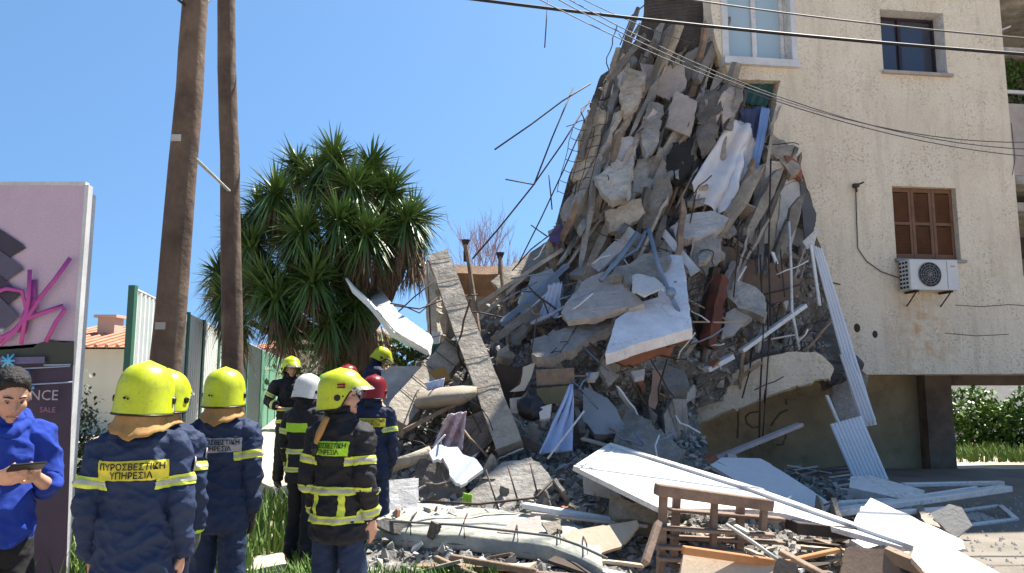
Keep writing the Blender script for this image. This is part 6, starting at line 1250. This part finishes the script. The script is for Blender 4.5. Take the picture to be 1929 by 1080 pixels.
            for v in tb.verts:
                x = (v.co.x - cx_) * sx; z = (v.co.y - cy_) * sy + zc; q = Ln @ V(x, 0, z); h = tree_.ray_cast(V(q.x, -1, q.z), V(0, 1, 0)); v.co = V(q.x, (h[0].y if h[0] else q.y - .15) - .0125, q.z)
            mk('patch_lettering', tb, ink, po)
    if shell:
        helmet(e, H, shell, True, flag)
        if flap:
            bm = bmesh.new(); pr_ = None; g = []
            for i in range(17):
                th = R(95 + i * 10.6); r_ = []
                for j in range(7):
                    t = j / 6; w_ = 1 - .45 * abs(i - 8) / 8 * t; rr = .112 + .0 * t + (.045 * t * t); p = V(math.sin(th) * rr * 1.0 * (1 - .1 * t), math.cos(th) * (rr + .03) - .004, 1.60 - .155 * t * w_) + V(0, 0, .006 * math.sin(i * 1.9 + sd_)); r_.append(bm.verts.new(H @ p))
                g.append(r_)
            for i in range(16):
                for j in range(6): bm.faces.new((g[i][j], g[i + 1][j], g[i + 1][j + 1], g[i][j + 1]))
            bmesh.ops.recalc_face_normals(bm, faces=bm.faces); bmesh.ops.solidify(bm, geom=bm.faces[:], thickness=.006); mk('neck_flap', bm, flap_m if flap is True else flap, e, smooth=True)
        else:
            bm = bmesh.new(); loft(bm, [(H @ V(0, -.02, z), H.to_3x3() @ V(a, 0, 0), H.to_3x3() @ V(0, b, 0)) for z, a, b in ((1.48, .085, .09), (1.54, .08, .085), (1.585, .09, .10))], 20); mk('collar', bm, jm, e, smooth=True)
    else:
        bm = bmesh.new(); ball(bm, (0, -.022, 1.685), (.084, .100, .098)); ball(bm, (0, .035, 1.735), (.06, .05, .045)); ball(bm, (0, -.06, 1.63), (.07, .055, .06))
        bmesh.ops.bisect_plane(bm, geom=bm.verts[:] + bm.edges[:] + bm.faces[:], plane_co=(0, .04, 1.685), plane_no=(0, .75, -.55), clear_outer=True); bmesh.ops.holes_fill(bm, edges=bm.edges[:])
        bmesh.ops.transform(bm, matrix=H, verts=bm.verts); me = remesh(bm, .006, 1); wrinkle(me, .0035, 55, 1, 1); link('hair', me, hair_m, e)
    return e, jme, jk, A
def badge(jk, jme, c, r, side):
    bm = bmesh.new(); tree_ = BVHTree.FromPolygons([v.co[:] for v in jme.vertices], [p.vertices[:] for p in jme.polygons]); h = tree_.find_nearest(c); n_ = h[1]; B = basis(n_)
    bmesh.ops.create_cone(bm, cap_ends=True, segments=20, radius1=r, radius2=r * .95, depth=.006, matrix=Matrix.Translation(h[0] + n_ * .005) @ B.to_4x4()); o = mk('arm_badge', bm, M('badge_cream', (.45, .4, .42), bump=.05, vary=0), jk)
    bm = bmesh.new(); bmesh.ops.create_cone(bm, cap_ends=True, segments=16, radius1=r * .6, radius2=r * .55, depth=.006, matrix=Matrix.Translation(h[0] + n_ * .008) @ B.to_4x4()); mk('badge_centre', bm, M('badge_red', (.35, .08, .10), (.05, .06, .25), 40, bump=.05, vary=0), o)
def sleeve_flash(*a): pass
NV_, WH = 0, 0
# A man with the phone
eA, jA, kA, AA = person(4, 3.72, -.0, 230, .985, 'man in royal blue hoodie looking down at his phone before the billboard', hood_blue, blackt, None, head=(-2, 27), arms='phone', vox=.0065, bands=None, hood=True, pxy=850)
ph = empty('mobile_phone', eA.matrix_basis @ V(0, .37, 1.30), 'black mobile phone held in both hands by the man in the blue hoodie', 'phone', None, R(230))
bm = bmesh.new(); box_bm(bm, V(0, 0, 0), (.148, .009, .074), Matrix.Rotation(R(-62), 3, 'X')); bmesh.ops.bevel(bm, geom=bm.edges[:], offset=.003, segments=2, affect='EDGES'); mk('case', bm, black_p, ph)
bm = bmesh.new(); box_bm(bm, Matrix.Rotation(R(-62), 3, 'X') @ V(0, -.0052, 0), (.138, .001, .066), Matrix.Rotation(R(-62), 3, 'X')); mk('screen', bm, glassy('phone_screen', (.02, .022, .03), .1), ph)
# B big foreground back
eB, jB, kB, AB = person(260, 3.5, -.0, 14, .97, 'nearest firefighter seen from behind, lime helmet and navy jacket with yellow back patch', navy2, navy, lime_h, head=(-2, 4), vox=.0075, patch=(patch_y, 1.315, .148, .044), tilt=3)
badge(kB, jB, V(.25, 0, 1.33), .032, 1)
eB2, jB2, kB2, AB2 = person(302, 4.2, 0, 8, .955, 'firefighter mostly hidden behind the nearest one, only lime helmet edge and right sleeve showing', navy2, navy, lime_h, head=(-15, 4), gloves=glove_l)
badge(kB2, jB2, V(.25, 0, 1.33), .032, 1)
eC, jC, kC, AC = person(415, 4.75, 0, 7, .965, 'firefighter in navy uniform with pale grey back patch and black gloves', navy2, navy2, lime_h, head=(-2, 2), patch=(patch_s, 1.325, .145, .045), gloves=glove_b, leg=.05)
eD, jD, kD, AD = person(640, 4.55, 0, -20, .96, 'firefighter in black turnout coat with lime bands looking right at the rubble', blackj, navy2, lime_h, head=(-66, -2), patch=(patch_l, 1.33, .125, .043), bands='full', flap=False, flag=True)
bm = bmesh.new(); limb(bm, [V(-.02, -.13, 1.52), V(-.045, -.17, 1.42), V(-.06, -.185, 1.36)], [.02, .022, .012]); mk('tan_strap', bm, flap_m, eD, smooth=True); bm = bmesh.new(); limb(bm, [V(-.075, -.185, 1.37), V(-.055, -.19, 1.33), V(-.075, -.18, 1.29)], [.012, .02, .012]); mk('strap_buckle', bm, black_p, eD, smooth=True)
eE, jE, kE, _ = person(570, 7.0, 0, -22, .955, 'firefighter with a white helmet and black banded turnout coat', blackj, blackj, white_h, head=(-10, 12), bands='full', patch=(patch_l, 1.30, .12, .042), text=False, flap=False, vox=.012, leg=.04)
eF, jF, kF, _ = person(700, 7.4, 0, 8, .95, 'firefighter with a red helmet and navy uniform facing the heap', navy, navy, red_h, head=(-20, 6), patch=(patch_y, 1.33, .13, .042), flap=False, vox=.012, gloves=glove_b)
eG, jG, kG, _ = person(540, 10.2, .25, 205, .96, 'firefighter facing the camera on the left near the end of the green fence', blackj, blackj, lime_h, head=(10, 6), bands='full', flap=False, vox=.014, arms='hips')
eH, jH, kH, _ = person(684, 10.6, .50, -62, .93, 'firefighter bending over the rubble beside the yucca trunk', navy, navy, lime_h, head=(-10, 18), flap=False, vox=.014, arms='reach', lean=16)
eI, jI, kI, _ = person(614, 8.6, 0, -10, .97, 'firefighter hidden behind the white helmet, only a bright green helmet showing', navy, navy, M('green_helmet', (.25, .75, .02), rough=.3, bump=.02, vary=0), flap=False, vox=.014)
eJ, jJ, kJ, _ = person(650, 9.4, .05, -10, 1.0, 'firefighter hidden behind the black coated one, only a sliver of red helmet showing', navy, navy, red_h, flap=False, vox=.014)

bpy.data.scenes.remove(TS)
